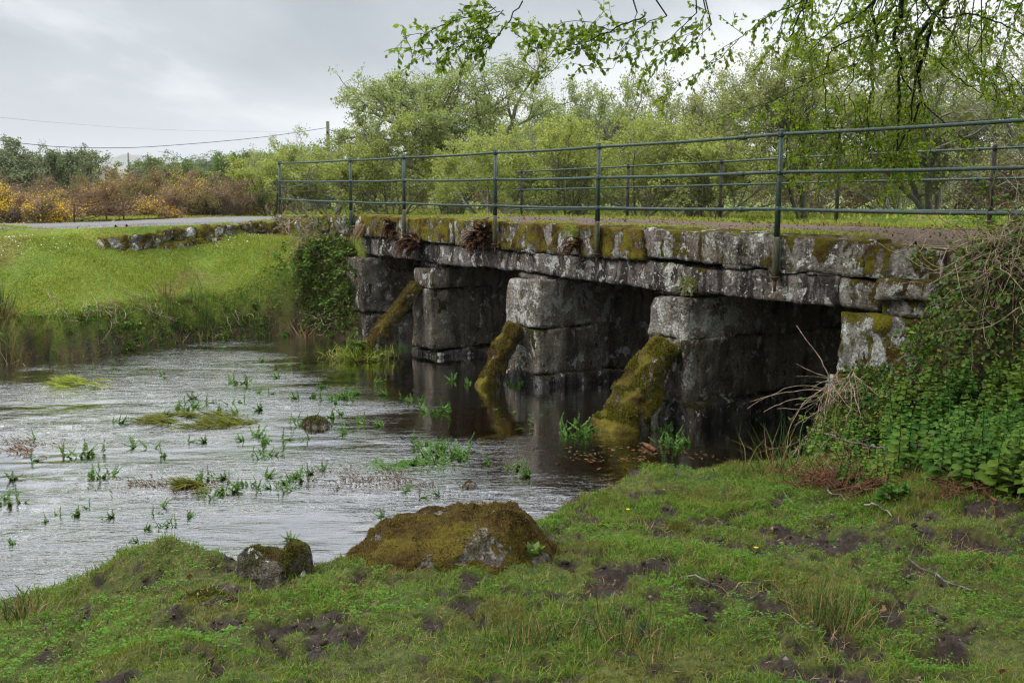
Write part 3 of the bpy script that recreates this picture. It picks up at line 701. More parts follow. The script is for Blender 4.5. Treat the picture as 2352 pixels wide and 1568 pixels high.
def tree(name, px, d, H, W, seed, mat, nleaf, lsize, label, cat='tree', group='spring trees beyond the lane', stems=4, spread=.5, levels=(6, 6, 5), r0=.07, bk='bark', up=.5, skirt=.15, thin=.006, flowers=None, tmpl=None, zoff=0., base=None, wob=.16):
    rng = np.random.default_rng(seed); nleaf = int(nleaf * ((2.4 if H < 3.4 or mat == 'thorn' else 2.2) if d < 45 else 1.6)); lsize *= .97
    p = at_d(px, 450, d) if base is None else np.array(base, float); p[2] = float(hz(p[0], p[1])[0]) - .05 + zoff
    if H > 50: H = (EYE + (444 + .007 * px - H) / F * d - p[2]) * .98; k_ = 0
    else: H *= 1.06 if (H > 3.9 and d < 45) else 1.
    o = empty(name, p, label=label, cat=cat, group=group)
    sk = grow(p, H, W, rng, stems, spread, levels, r0, wob=wob, skirt=skirt)
    mb = MB(); mt = MB()
    for lv, (P, R) in enumerate(sk): tubes(mb if lv < 2 else mt, P, np.maximum(R, thin * (1 if lv < 2 else .7)), 7 if lv == 0 else (5 if lv == 1 else 3))
    mb.build('trunk', M[bk], o); mt.build('branches', M[bk], o)
    A = sk[-1][0]; nt = len(A); per = max(1, nleaf // nt)
    t = rng.random((nt, per)) * 3.99; i0 = t.astype(int); f = (t - i0)[..., None]; r = np.arange(nt)[:, None]
    pos = (A[r, i0] * (1 - f) + A[r, np.minimum(i0 + 1, 4)] * f).reshape(-1, 3) + rng.normal(size=(nt * per, 3)) * lsize * .9
    if cat == 'bush' and 'gorse' in name:
        B = sk[-2][0]; m_ = len(pos) // 2; k_ = rng.integers(0, len(B), m_); q_ = rng.integers(0, B.shape[1], m_); pos[:m_] = B[k_, q_] + rng.normal(size=(m_, 3)) * .09
    dens = fbm(pos * 1.3 + seed, 2); keep = dens > -.38
    if d < 42 and 'gorse' not in name and 'thicket' not in name: keep &= rng.random(len(pos)) < .12 + .88 * sst(.25, 1.25 if H < 3.6 else 1.9, pos[:, 2] - p[2])
    pos = pos[keep]; pos[:, 2] = np.maximum(pos[:, 2], p[2] + .08)
    leaves('crown', tmpl or LEAF4, pos, lsize, M[mat], o, rng, up)
    if flowers:
        fm, frac, fs = flowers
        f = fbm(pos * 1.1 + 40 + seed, 3); k = (rng.random(len(pos)) < frac * 1.3 * sst(-.3, .5, f)) 
        leaves('flowers', LEAF4, pos[k] + rng.normal(size=(k.sum(), 3)) * .05 + np.array([0, -.04, .05]), fs, M[fm], o, rng, 1.)
    return o

# trees and scrub behind the lane: pixel, distance, height, width
G1 = 'spring trees beyond the lane'
tree('willow_tree', 1040, 31, 5.35, 5.9, 1, 'willow', 26000, .075, 'tall round-crowned grey-green willow with thick dark stems, highest of those beyond the lane', stems=5, spread=.55, levels=(8, 7, 6), r0=.13, skirt=.3)
tree('willow_tree', 1330, 33, 4.7, 4.2, 2, 'willow', 20000, .07, 'airy willow right of the tallest round crown, twiggy top against the sky', stems=5, spread=.5, levels=(8, 7, 6), r0=.08, bk='bark_grey')
tree('willow_tree', 1590, 32, 4.3, 5.4, 3, 'hazel', 22000, .07, 'brownish thinly leaved tree with bare twig tips left of the hanging beech branches', stems=5, spread=.6, levels=(8, 7, 6), r0=.09)
tree('hawthorn_tree', 1850, 27, 4.7, 5.2, 4, 'hazel', 22000, .07, 'crooked dark-stemmed thorn tree behind the hanging beech branches', stems=4, spread=.6, levels=(7, 7, 6), r0=.065, bk='bark')
tree('hazel_tree', 2140, 29, 5.0, 5.8, 5, 'hazel', 26000, .07, 'large twiggy pale tree rising behind the dark green thorn at the right', stems=6, spread=.6, levels=(8, 7, 6), r0=.09, bk='bark_grey')
tree('hazel_tree', 2440, 26, 5.2, 5.2, 6, 'hazel', 22000, .07, 'twiggy pale tree cut by the right edge of the view', stems=6, spread=.5, levels=(8, 7, 6), r0=.09, bk='bark_grey')
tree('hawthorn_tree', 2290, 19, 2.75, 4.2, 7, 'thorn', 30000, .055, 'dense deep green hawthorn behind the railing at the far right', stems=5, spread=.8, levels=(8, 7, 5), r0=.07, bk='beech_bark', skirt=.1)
tree('hawthorn_tree', 1960, 21.5, 1.9, 3.2, 8, 'bramble', 16000, .055, 'low green thorn bush between the crooked thorn tree and the deep green hawthorn', stems=6, spread=.9, levels=(7, 6, 5), r0=.05, skirt=.1)
for i, (px, d, H, W, mt, n, lb) in enumerate([
    (905, 29, 2.9, 3.8, 'sallow', 14000, 'pale sallow bush at the left foot of the tallest willow'),
    (760, 30, 2.6, 3.4, 'sallow', 13000, 'yellow-green sallow bush beside the mossy pole, behind the bent end of the railing'),
    (625, 30, 2.1, 3.0, 'sallow', 12000, 'leftmost yellow-green sallow bush, next to the gorse'),
    (690, 36, 2.9, 4.0, 'willow', 12000, 'straggly grey-green bush behind the yellow-green sallows'),
    (850, 37, 3.3, 4.0, 'willow', 13000, 'grey-green bush between the mossy pole and the tallest willow'),
    (1130, 27, 2.5, 4.0, 'sallow', 16000, 'bright sallow bush in front of the tallest willow'),
    (1290, 26.5, 2.6, 3.8, 'sallow', 16000, 'bright sallow bush just behind the left end of the far railing'),
    (1470, 27.5, 3.0, 4.2, 'sallow', 18000, 'broad bright sallow bush behind the middle of the far railing'),
    (1640, 26, 2.7, 3.8, 'sallow', 16000, 'bright sallow bush left of the crooked thorn tree'),
    (1780, 24.5, 2.1, 3.2, 'hazel', 12000, 'low brownish bush in front of the crooked thorn tree'),
    (1540, 38, 4.6, 5.0, 'hazel', 16000, 'misty tree seen between the airy willow and the brownish tree'),
    (2060, 36, 5.3, 5.6, 'hazel', 18000, 'misty tall tree behind the hanging beech branches'),
    (1220, 39, 4.4, 4.6, 'willow', 15000, 'misty tree filling the gap between the two biggest willows')]):
    tree('sallow_bush' if H < 3.4 else 'scrub_tree', px, d, H, W, 20 + i, mt, n, .06 if H < 3.4 else .08, lb, 'bush' if H < 3.4 else 'tree', 'sallow bushes beyond the lane' if H < 3.4 else G1, stems=7, spread=.9, levels=(6, 6, 5), r0=.035, bk='bark_grey' if i % 2 else 'bark', skirt=.12)
for i, (px, d, H, W) in enumerate([(700, 44, 2.2, 6), (880, 46, 2.4, 7), (1080, 44, 2.4, 7), (1280, 45, 2.6, 7), (1480, 44, 2.8, 7), (1680, 42, 2.8, 7), (1880, 40, 2.8, 7), (2080, 40, 3., 7), (2280, 38, 3., 7), (2480, 37, 3., 7)]):
    tree('scrub_thicket', px, d, H, W, 400 + i, 'hazel' if i % 2 else 'gorse_brown', 8000, .09, ['leftmost', 'second from the left', 'third from the left', 'fourth from the left', 'fifth from the left', 'sixth from the left', 'seventh from the left', 'eighth from the left', 'ninth from the left', 'rightmost'][i] + ' patch of dim thicket closing the view under the trees', 'thicket', 'dim thicket behind the trees', stems=12, spread=1.4, levels=(5, 5, 4), r0=.03, skirt=.03)
# gorse bushes left
for i, (px, d, H, W, lb, fl, n) in enumerate([
    (48, 25.2, 437, 2.3, 'gorse bush covered in yellow flowers at the left edge of the view', .5, 15000),
    (30, 33, 396, 3.2, 'brown faded gorse bush behind the yellow flowering one', 0, 12000),
    (150, 31, 408, 2.2, 'brown gorse bush with few flowers right of the yellow flowering one', .05, 10000),
    (300, 30.5, 384, 3.4, 'tallest brown-green gorse bush with a domed top', .03, 20000),
    (215, 29.5, 424, 2.2, 'low gorse bush behind the bent rusty fence', .04, 9000),
    (405, 31, 410, 2.3, 'gorse bush speckled yellow right of the domed one', .16, 12000),
    (480, 33, 393, 2.9, 'tall gorse bush with an orange-yellow flowering top', .24, 15000),
    (385, 28.5, 465, 1.6, 'low gorse bush in yellow flower at the edge of the lane', .3, 7000),
    (520, 29.5, 404, 2.3, 'brown-topped gorse bush touching the sallows', .10, 12000),
    (450, 28.8, 424, 1.9, 'small gorse bush in front of the tall flowering one', .12, 9000),
    (90, 29.5, 428, 1.8, 'low brown gorse bush between the flowering one and the bent fence', .08, 7000),
    (350, 29, 430, 2.0, 'dull brown gorse bush at the foot of the domed one', .06, 9000),
    (560, 34, 400, 2.6, 'gorse bush half hidden behind the leftmost sallow', .14, 10000),
    (-40, 30, 400, 2.8, 'brown gorse bush partly outside the left edge', .05, 9000)]):
    tree('gorse_bush', px, d, H, W, 60 + i, 'gorse_brown' if i in (1, 2, 8, 11) else 'gorse', n, .06, lb, 'bush', 'gorse bushes beyond the lane', stems=14, spread=1.9, levels=(5, 5, 5), r0=.022, bk='gorse_stem', skirt=.02, flowers=('gorse_flower', fl * 1.1, .036) if fl else None, tmpl=LEAF4N, up=.8)
# farther trees
for i, (px, d, H, W, mt, n, lb) in enumerate([
    (30, 52, 324, 5.6, 'hedge', 15000, 'dark olive tree at the left edge behind the gorse'),
    (90, 55, 332, 4.5, 'hedge', 12000, 'dark olive tree second from the left behind the gorse'),
    (140, 52, 336, 3.6, 'hedge', 12000, 'dark rounded tree standing right of the two olive ones'),
    (-30, 50, 330, 5, 'hedge', 10000, 'dark tree mostly outside the left edge'),
    (410, 66, 350, 4.9, 'midgreen', 12000, 'broad hazy tree rising behind the domed gorse'),
    (527, 78, 349, 3.9, 'bright', 11000, 'bright green conical tree above the flowering gorse'),
    (235, 75, 375, 2.9, 'midgreen', 5000, 'small round green tree by the distant field wall'),
    (205, 72, 356, 2.2, 'willow', 900, 'nearly bare thin tree by the distant field'),
    (470, 190, 361, 8, 'hedge', 3000, 'misty far tree on the rise, leftmost of its row'),
    (500, 200, 360, 8, 'hedge', 3000, 'misty far tree on the rise left of the bright green one'),
    (560, 185, 352, 9, 'hedge', 3000, 'misty far tree on the rise right of the bright green one'),
    (592, 190, 354, 6, 'hedge', 2000, 'small misty far tree near the top of the rise'),
    (665, 180, 340, 8, 'midgreen', 3000, 'misty far tree on the rise behind the sallows'),
    (620, 110, 356, 8, 'midgreen', 6000, 'hazy spreading bush on the green slope'),
    (330, 130, 378, 6, 'hedge', 3000, 'hazy low bush beyond the domed gorse'),
    (720, 120, 334, 9, 'midgreen', 5000, 'hazy tree behind the mossy pole')]):
    tree('distant_tree', px, d, H, W, 90 + i, mt, n, .11 if d < 100 else .3, lb, 'tree', 'hazy distant trees', stems=4, spread=.45, levels=(6, 5, 4), r0=.12, bk='bark', skirt=.12, thin=.015, zoff=0)

# ------------------------------------------------------------------ overhanging beech
def spline(P, k=4):
    P = np.asarray(P, float); Q = np.concatenate([P[:1] * 2 - P[1:2], P, P[-1:] * 2 - P[-2:-1]]); out = []
    for i in range(len(P) - 1):
        a, b_, c_, d = Q[i:i + 4]
        for t in np.arange(k) / k: out.append(.5 * (2 * b_ + (c_ - a) * t + (2 * a - 5 * b_ + 4 * c_ - d) * t * t + (3 * b_ - a - 3 * c_ + d) * t ** 3))
    out.append(P[-1]); return np.array(out)
def px_line(pts): return np.array([at_d(*p) for p in pts])
def beech():
    rng = np.random.default_rng(77)
    base = np.array([10.6, 15.5, 2.2])
    o = empty('beech_tree', base, label='big beech reaching over from the right, dark drooping branches hung with fresh green leaves', cat='tree')
    mb = MB()
    trunk = np.array([base, base + [.1, 0, 2], base + [0, -.2, 4.5], base + [-.3, -.5, 7], base + [-.2, -1, 10]])
    tube(mb, trunk, [.5, .38, .34, .28, .16], 12)
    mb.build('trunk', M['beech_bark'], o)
    C3 = lambda L, d0, d1: px_line([(1493 + .3662 * x, .3662 * y, d0 + (d1 - d0) * i / (len(L) - 1)) for i, (x, y) in enumerate(L)])
    C2 = lambda L, d0, d1: px_line([(746 + .3417 * x, 57.4 + .3417 * y, d0 + (d1 - d0) * i / (len(L) - 1)) for i, (x, y) in enumerate(L)])
    H = []   # (polyline, r0, r1, leafiness)
    H.append((C3([(1620, -160), (1580, 0), (1575, 100), (1545, 150), (1530, 260), (1560, 340), (1590, 400), (1560, 470), (1565, 600), (1555, 700), (1560, 800), (1545, 940), (1530, 1060)], 11.5, 12.6), .034, .010, 1.))
    H.append((C3([(1960, -180), (1860, 0), (1790, 80), (1740, 140), (1690, 220), (1665, 310), (1680, 380), (1665, 480), (1660, 560), (1640, 640), (1640, 760)], 11.5, 12.2), .042, .010, 1.))
    H.append((C3([(1775, 110), (1750, 220), (1725, 330), (1690, 440), (1690, 540), (1700, 620), (1670, 700), (1645, 790), (1600, 850), (1550, 940), (1480, 1050)], 11.6, 12.6), .030, .008, 1.))
    H.append((C3([(1430, -150), (1410, 0), (1390, 60), (1410, 150), (1430, 250), (1400, 330), (1380, 400), (1405, 480), (1390, 580), (1360, 700), (1380, 850)], 12, 12.6), .026, .007, 1.))
    H.append((C3([(1640, -100), (1575, 20), (1500, 60), (1430, 150), (1330, 220), (1200, 280), (1130, 320), (1110, 400), (1090, 470), (1100, 560), (1110, 800)], 12, 12.8), .022, .006, .8))
    H.append((C3([(1480, -130), (1400, 10), (1290, 110), (1170, 170), (1080, 240), (1000, 330)], 11.5, 12), .020, .006, 1.))
    H.append((C3([(1880, -60), (1840, 110), (1950, 90), (2050, 95), (2200, 150), (2346, 220)], 11.5, 11.5), .018, .008, .8))
    H.append((C3([(1690, 290), (1740, 340), (1850, 420), (1950, 500), (2100, 600), (2346, 700)], 11.8, 11.5), .014, .006, .5))
    H.append((C3([(1560, 440), (1620, 540), (1700, 640), (1850, 770), (1990, 900)], 12.2, 12.4), .014, .006, .7))
    H.append((C3([(1290, 350), (1280, 420), (1270, 500), (1220, 570)], 12.4, 12.4), .012, .005, .6))
    H.append((C3([(1100, -140), (990, 0), (960, 60), (920, 130), (880, 230)], 8.2, 8.4), .022, .010, .35))
    H.append((C3([(1050, -60), (900, 40), (740, 100), (640, 180), (560, 240), (400, 400), (180, 520), (60, 640)], 8.6, 9.4), .012, .003, .9))
    H.append((C3([(1300, 400), (1120, 460), (900, 570), (700, 660), (480, 720)], 12.4, 12.6), .010, .004, .9))
    for k in range(15):   # leafy droopers across the right half
        x0 = 860 + k * 105 + rng.uniform(-40, 40); L = [(x0 + 60, -120)]
        x = x0; y = -20
        for j in range(5): L.append((x, y)); x += rng.uniform(-70, 25); y += rng.uniform(60, 130)
        H.append((C3(L, 11 + rng.random() * 1.5, 11.3 + rng.random() * 1.6), .011, .004, 1.1))
    for k in range(20):   # low bright hanging leaves behind the rails
        x0 = 860 + k * 46 + rng.uniform(-30, 30); y = 640 + rng.uniform(-60, 60); x = x0; L = []
        for j in range(5): L.append((x, y)); x += rng.uniform(-45, 45); y += rng.uniform(80, 150)
        H.append((C3(L, 12.7, 12.7), .006, .003, .9))
    for k in range(6):
        x0 = 1900 + k * 90; y = 250 + 40 * k + rng.uniform(-40, 60); x = x0; L = []
        for j in range(5): L.append((x, y)); x += rng.uniform(10, 70); y += rng.uniform(60, 110)
        H.append((C3(L, 11, 11), .006, .003, 1.))
    # left sprays, nearer
    H.append((C2([(1330, -160), (1220, 0), (1160, 80), (1100, 150), (1070, 140)], 7.8, 7.6), .011, .005, .5))
    H.append((C2([(1150, -120), (1000, 10), (880, 60), (760, 150), (680, 190), (600, 230), (575, 210)], 7.8, 7.3), .008, .002, 1.2))
    H.append((C2([(1200, -100), (1080, 30), (960, 110), (900, 150), (840, 170)], 7.8, 7.4), .007, .002, 1.2))
    H.append((C2([(1180, -90), (900, -40), (760, 20), (690, 90)], 7.6, 7.4), .006, .002, 1.2))
    H.append((C2([(1150, 60), (1060, 60), (1010, 130), (1000, 190)], 7.6, 7.6), .005, .002, 1.3))
    H.append((C2([(2150, -60), (2000, 0), (1850, 70), (1700, 130), (1560, 150), (1400, 140), (1280, 60)], 8.2, 7.6), .013, .003, 1.0))
    H.append((C2([(1760, 110), (1700, 180), (1600, 230), (1500, 290)], 8, 7.8), .006, .002, 1.2))
    H.append((C2([(1900, 30), (1760, -20), (1600, -10), (1450, 40), (1350, 90)], 8.2, 7.8), .007, .002, 1.3))
    H.append((C2([(2300, -60), (2150, 0), (2000, 150), (1950, 260), (1880, 340)], 8.6, 8.4), .009, .002, .7))
    H.append((C2([(2500, -80), (2350, 60), (2200, 150), (2080, 200), (2010, 240)], 8.6, 8.6), .009, .003, 1.1))
    H.append((C2([(2600, 0), (2450, 130), (2330, 190), (2200, 250), (2140, 290)], 9, 9), .008, .003, 1.1))
    H.append((C2([(2100, -80), (2050, 30), (1800, 60), (1650, 40)], 8.4, 8.2), .007, .003, 1.1))
    H.append((C2([(2560, -100), (2500, 30), (2420, 90), (2340, 110)], 9, 9), .007, .003, 1.2))
    # limbs that carry them, above the view
    tops = np.array([h[0][0] for h in H if h[0][0][2] > 4.3])
    lm = MB()
    for (z0, ends) in ((5.6, [(4.6, 12.2, 5.95), (3.6, 10.9, 5.6), (1.4, 8.8, 5.15), (-.6, 7.9, 4.75)]), (6.6, [(6.5, 11.8, 6.8), (4.5, 9, 7.0), (2.5, 6, 7.1), (.5, 2.5, 7)]), (5.4, [(7, 12.6, 5.8), (5.9, 11.6, 5.9), (5.2, 11.5, 5.8)])):
        P = np.array([trunk[1] * .3 + trunk[2] * .7 * 1. + [0, 0, z0 - 5.6]] + [np.array(e) for e in ends])
        lm2 = [P[0]]
        for a, b in zip(P[:-1], P[1:]):
            for t in (.33, .66, 1.): lm2.append(a * (1 - t) + b * t + rng.normal(size=3) * .06 * (t < 1))
        P = np.array(lm2); tube(lm, P, np.linspace(.13, .035, len(P)), 8)
        for tp in tops:
            j = np.argmin(np.linalg.norm(P - tp, axis=1))
            if np.linalg.norm(P[j] - tp) < 1.6:
                m = (P[j] + tp) / 2 + rng.normal(size=3) * .05; tube(lm, [P[j], m, tp], [.008, .007, .006], 6, False)
    for h in H:
        P = spline(h[0]); P[1:-1] += rng.normal(size=(len(P) - 2, 3)) * .006; h0 = .62 if P[-1, 1] < 10 else 1.; tube(lm, P, np.linspace(h[1], h[2], len(P)) * h0 * .85, 6)
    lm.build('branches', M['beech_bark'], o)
    tw = MB(); LP = []; LA = []; LS = []
    for P, r0, r1, lf in H:
        seg = np.linalg.norm(np.diff(P, axis=0), axis=1); S = np.concatenate([[0], np.cumsum(seg)]); n = int(S[-1] / .08 * lf)
        near = P[-1, 1] < 10
        for i in range(n):
            s = (i + rng.random()) / n * S[-1]; j = min(np.searchsorted(S, s, side='right') - 1, len(P) - 2); f = (s - S[j]) / seg[j]
            p = P[j] * (1 - f) + P[j + 1] * f; d = nrm(P[j + 1] - P[j])
            L = rng.uniform(.18, .52) * (1. if not near else .8)
            T, _ = wiggle(p, d * .55 + rng.normal(size=3) * .6 + [-.15, 0, -.25], L, 5, rng, .22, .05)
            tube(tw, T, np.linspace(.0032, .0014, 6), 3, False)
            subs = [T]
            for q in range(rng.integers(1, 3)):
                k = rng.integers(1, 4); t2, _ = wiggle(T[k], nrm(T[k + 1] - T[k]) + rng.normal(size=3) * .6, L * .5, 3, rng, .22, .08); subs.append(t2); tube(tw, t2, .0014, 3, False)
            for t2 in subs:
                k = max(2, int(len(t2) * 1.9)); u = rng.random(k) * (len(t2) - 1.01); i0 = u.astype(int); ff = (u - i0)[:, None]
                LP.append(t2[i0] * (1 - ff) + t2[i0 + 1] * ff); LA.append(nrm(t2[i0 + 1] - t2[i0]) + rng.normal(size=(k, 3)) * .6 + [0, 0, -.35])
                LS.append(np.full(k, .040 if near else .043))
    tw.build('twigs', M['beech_bark'], o)
    pos = np.concatenate(LP); ax = np.concatenate(LA); sz = np.concatenate(LS) * (.65 + .6 * rng.random(len(pos)))
    V, Fc = scatter(LEAF6, pos, ax, rdir(len(pos), rng, .8), sz)
    build('crown', V, Fc, M['beech'], o, smooth=False)
    # the rest of the crown, above and behind the viewer, shades the near bank
    n = 62000; P = np.stack([rng.uniform(-2.2, 12, n), rng.uniform(-9, 11, n), rng.uniform(0, 1, n)], 1)
    P[:, 2] = 4.6 + P[:, 2] * 5 + .10 * P[:, 1].clip(0)
    keep = (fbm(P * .6, 2) > -.25) & (P[:, 2] > EYE + .75 + .23 * np.hypot(P[:, 0], P[:, 1].clip(0))) & (P[:, 0] > -2.2 + .30 * np.abs(P[:, 1] - 1)) & ((P[:, 1] < 7.5) | (P[:, 0] > 1.5))
    V, Fc = scatter(LEAF4, P[keep], rdir(keep.sum(), rng), rdir(keep.sum(), rng, 1.5), .17)
    build('upper_crown', V, Fc, M['beech'], o, smooth=False)
beech()

# ------------------------------------------------------------------ boulders
def dome(cx, cy, zb, rx, ry, prof, ang, seed, n=70, m=38, rough=.03, edge=3.2, sink=.12):
    """boulder: outline radii rx, ry; prof(u) gives the crest height along its length"""
    th = np.linspace(0, 2 * math.pi, n, endpoint=False); r = np.linspace(0, 1, m) ** .8
    TH, Rr = np.meshgrid(th, r, indexing='ij')
    wob = 1 + .13 * fbm(np.stack([np.cos(TH.ravel()) * 1.6 + seed, np.sin(TH.ravel()) * 1.6, TH.ravel() * 0], 1), 3).reshape(TH.shape)
    U = np.cos(TH) * Rr * wob; W = np.sin(TH) * Rr * wob
    Z = prof(U) * (1 - Rr ** edge) - sink * Rr ** 6
    X = U * rx; Y = W * ry
    P = np.stack([X.ravel(), Y.ravel(), Z.ravel()], 1)
    P[:, 2] += (fbm(P * 7 + seed, 4) * rough) * np.clip(1.3 - Rr.ravel(), 0, 1); P[:, :2] += (np.stack([fbm(P * 6 + 9, 3), fbm(P * 6 + 21, 3)], 1)) * rough
    P[:, 2] += .35 * rough * fbm(P * 26 + seed, 3)
    P[::1][:, :] = rotz(P, ang); P += np.array([cx, cy, zb])
    idx = np.arange(n * m).reshape(n, m); j = (np.arange(n) + 1) % n
    Fq = np.stack([idx[:, :-1], idx[:, 1:], idx[j][:, 1:], idx[j][:, :-1]], -1).reshape(-1, 4)
    return P, Fq
def interp(xs, ys): return lambda u: np.interp(u, xs, ys)
rg = np.random.default_rng(5)
# big boulder
c = at_z(1050, 1270, 1.0)
P, Fq = dome(c[0] - .03, c[1] - .07, .955, .69, .43, interp([-1, -.8, -.5, -.25, 0, .25, .5, .62, .8, 1], [.16, .20, .23, .25, .28, .31, .36, .33, .18, .1]), .10, 3, rough=.045)
bo = empty('boulder', (c[0], c[1], .95), label='large low boulder cloaked in brown-green moss with bare pale patches at the water\'s edge', cat='boulder')
build('rock', P, Fq, M['boulder'], bo)
moss_fuzz('moss', P, Fq, 15000, stub if False else M['moss'], bo, rg, lambda c, n: (n[:, 2] > -.3) * (fbm(c * 5 + 3, 3) > -.05) * (fbm(c * 2.5 + 7, 2) > -.2), .012, .004)
# small boulder
c = at_z(640, 1325, 1.03)
P, Fq = dome(c[0], c[1], .93, .205, .17, interp([-1, -.85, -.5, -.1, .1, .3, .55, .75, 1], [.17, .25, .245, .21, .20, .27, .29, .17, .1]), .05, 8, n=56, m=30, rough=.03, edge=5)
bs = empty('boulder', (c[0], c[1], .95), label='small notched boulder with yellow-green moss on its shoulders, left of the large one', cat='boulder')
build('rock', P, Fq, M['boulder_small'], bs)
moss_fuzz('moss', P, Fq, 4200, M['moss_dark'], bs, rg, lambda c, n: (n[:, 2] > .1) * (fbm(c * 9 + 1, 3) > .02), .013, .004)
# turf hummock face with moss and dry roots
c = hit(470, 1392)
P, Fq = dome(c[0], c[1], c[2] - .17, .21, .13, interp([-1, 0, .6, 1], [.16, .24, .25, .14]), -.15, 12, n=48, m=26, rough=.03, edge=4)
hm = empty('tree_stump', (c[0], c[1], .85), label='low mossy rotten stump breaking out of the turf at the left, straw hanging over it', cat='stump')
build('stump_wood', P, Fq, M['boulder_small'], hm)
moss_fuzz('moss', P, Fq, 3600, M['moss_dark'], hm, rg, lambda c, n: (fbm(c * 9, 3) > -.2) * 1., .016, .005)
S_, N_ = sample_surface(P, Fq, 45, rg, lambda c, n: (n[:, 2] > .2) * 1.)
d = nrm(N_ * .3 + np.array([.4, -.7, -.3]) + rg.normal(size=N_.shape) * .35); Vb, Fb = blades(S_ + [0, 0, .01], d, .07 + .06 * rg.random(45), .004, .6, rg); build('straw', Vb, Fb, M['straw'], hm, smooth=False)
# dark stone in the stream
c = at_z(727, 978, 0); P, Fq = dome(c[0], c[1], -.08, .26, .16, interp([-1, -.3, .3, 1], [.10, .20, .19, .08]), 0, 15, n=40, m=22, rough=.02)
st = empty('stone', (c[0], c[1], 0), label='small dark moss-topped stone breaking the water in mid stream', cat='stone'); build('rock', P, Fq, M['pier'], st)
moss_fuzz('moss', P, Fq, 900, M['moss_dark'], st, rg, lambda c, n: (n[:, 2] > .2) * (c[:, 2] > .04), .02, .008)
for i, (px, py, r_, z_, lb) in enumerate([(1384, 1222, .045, .86, 'pale fist-sized stone in the turf right of the large boulder'), (1080, 1118, .09, 0, 'low dark stone awash near the right bank'),
        (2270, 1340, .03, 1.0, 'cream-coloured stone chip in the turf at the lower right'), (1005, 1235, .0, .9, '')]):
    if r_ == 0: continue
    c = at_z(px, py, z_); c[2] = max(float(hz(c[0], c[1])[0]), z_ if z_ == 0 else 0)
    P, Fq = dome(c[0], c[1], c[2] - r_ * .5, r_ * 1.2, r_, interp([-1, 0, 1], [r_ * .8, r_ * 1.2, r_ * .7]), .3 * i, 30 + i, n=20, m=10, rough=r_ * .2)
    tag(build('stone', P, Fq, M['boulder'] if i != 1 else M['pier']), lb, 'stone')
# small stones by the lane
for i, (px, py) in enumerate([(612, 497), (790, 496)]):
    c = at_d(px * .5952 * .5742 + 0, 501, 27.5 - i); c[2] = float(hz(c[0], c[1])[0])
    P, Fq = dome(c[0], c[1], c[2] + .05, .2, .14, interp([-1, 0, 1], [.1, .16, .1]), 0, 40 + i, n=20, m=10, rough=.02)
    tag(build('stone', P, Fq, M['wall']), ['pinkish stone on the far verge of the lane, the left one', 'grey stone on the far verge of the lane, the right one'][i], 'stone', 'stones on the far verge of the lane')

# approach wall
wl = empty('stone_wall', (-6.4, 21.8, 2), label='low mossy lichened stone wall curving down from the bridge into the field', cat='wall')
WP = [(-3.15, 20.15), (-4.2, 21.6), (-5.3, 22.95), (-5.85, 22.45), (-6.35, 21.95), (-6.9, 21.3), (-7.35, 20.75), (-7.8, 20.2), (-8.25, 19.7)]
WT = [2.42, 2.33, 2.26, 2.20, 2.16, 2.10, 2.06, 2.02, 1.98]
for i in range(len(WP) - 1):
    a = np.array(WP[i]); b = np.array(WP[i + 1]); L = np.linalg.norm(b - a); an = math.atan2(b[1] - a[1], b[0] - a[0]); m = (a + b) / 2
    zt = (WT[i] + WT[i + 1]) / 2; lows = 1 if i > 1 else 3
    hh = .24 if i > 1 else .34
    for k in range(lows + 1):
        n2 = 1 if i > 1 else 2
        for j in range(n2):
            V, Fq = rbox((L / n2 + .02, .34, hh + .01), .04, .04, .04, 4.5, 300 + i * 7 + k * 3 + j, .035)
            V[:, 0] += (j - (n2 - 1) / 2) * L / n2 + (.14 if k % 2 else 0)
            V = rotz(V, an) + np.array([m[0], m[1], zt - hh / 2 - k * hh]); build('wall_stone', V, Fq, M['wall'], wl)

# ------------------------------------------------------------------ poles, cables, rusty fence
def pole(px, d, ytop, r, label, name='utility_pole', arm=False):
    b = at_d(px, 450, d); b[2] = float(hz(b[0], b[1])[0]); tp = at_d(px, ytop, d)
    o = empty(name, b, label=label, cat='pole'); mb = MB()
    tube(mb, [b, (b + [b[0], b[1], tp[2]]) / 2, [b[0], b[1], tp[2]]], [r, r * .9, r * .8], 10); mb.build('shaft', M['wood'], o)
    if arm: ma = MB(); tube(ma, [[b[0] - .5, b[1], tp[2] - .5], [b[0] + .5, b[1], tp[2] - .5]], .05, 6); ma.build('crossarm', M['wood'], o)
    else:
        ma = MB(); tube(ma, [[b[0], b[1] - r, tp[2] - .45], [b[0], b[1] - r - .1, tp[2] - .45]], .04, 8); ma.build('insulator', M['cable'], o)
    return np.array([b[0], b[1], tp[2]])
p1 = pole(756, 42, 279, .085, 'mossy wooden pole carrying the cable, standing in the bushes')
p2 = pole(781, 47, 298, .08, 'second wooden pole, half hidden in the bushes behind the mossy one')
pole(299, 380, 351, .35, 'faint wooden pole with a crossarm far off by the moor', arm=True)
def cable(pts, r, label):
    mb = MB(); P = px_line(pts)
    tube(mb, P, r, 5); tag(mb.build('overhead_cable', M['cable'], None), label, 'cable')
def c1(x, y): return (x * .3417, 137.7 + .1 + y * .3417 * 1.0)
cb = [(-20, 270), (150, 292), (330, 311), (480, 319), (650, 323), (830, 322), (1000, 316), (1200, 302), (1400, 286), (1600, 268), (1800, 246), (2000, 218), (2205, 186)]
cable([(x * .3417, 229.7 + y * .3417, 30 + 12 * i / 12) for i, (x, y) in enumerate(cb)], .010, 'sagging black cable running left from the mossy pole')
cb = [(-20, 116), (250, 142), (500, 162), (750, 182), (1000, 196), (1300, 207), (1700, 213), (2000, 214)]
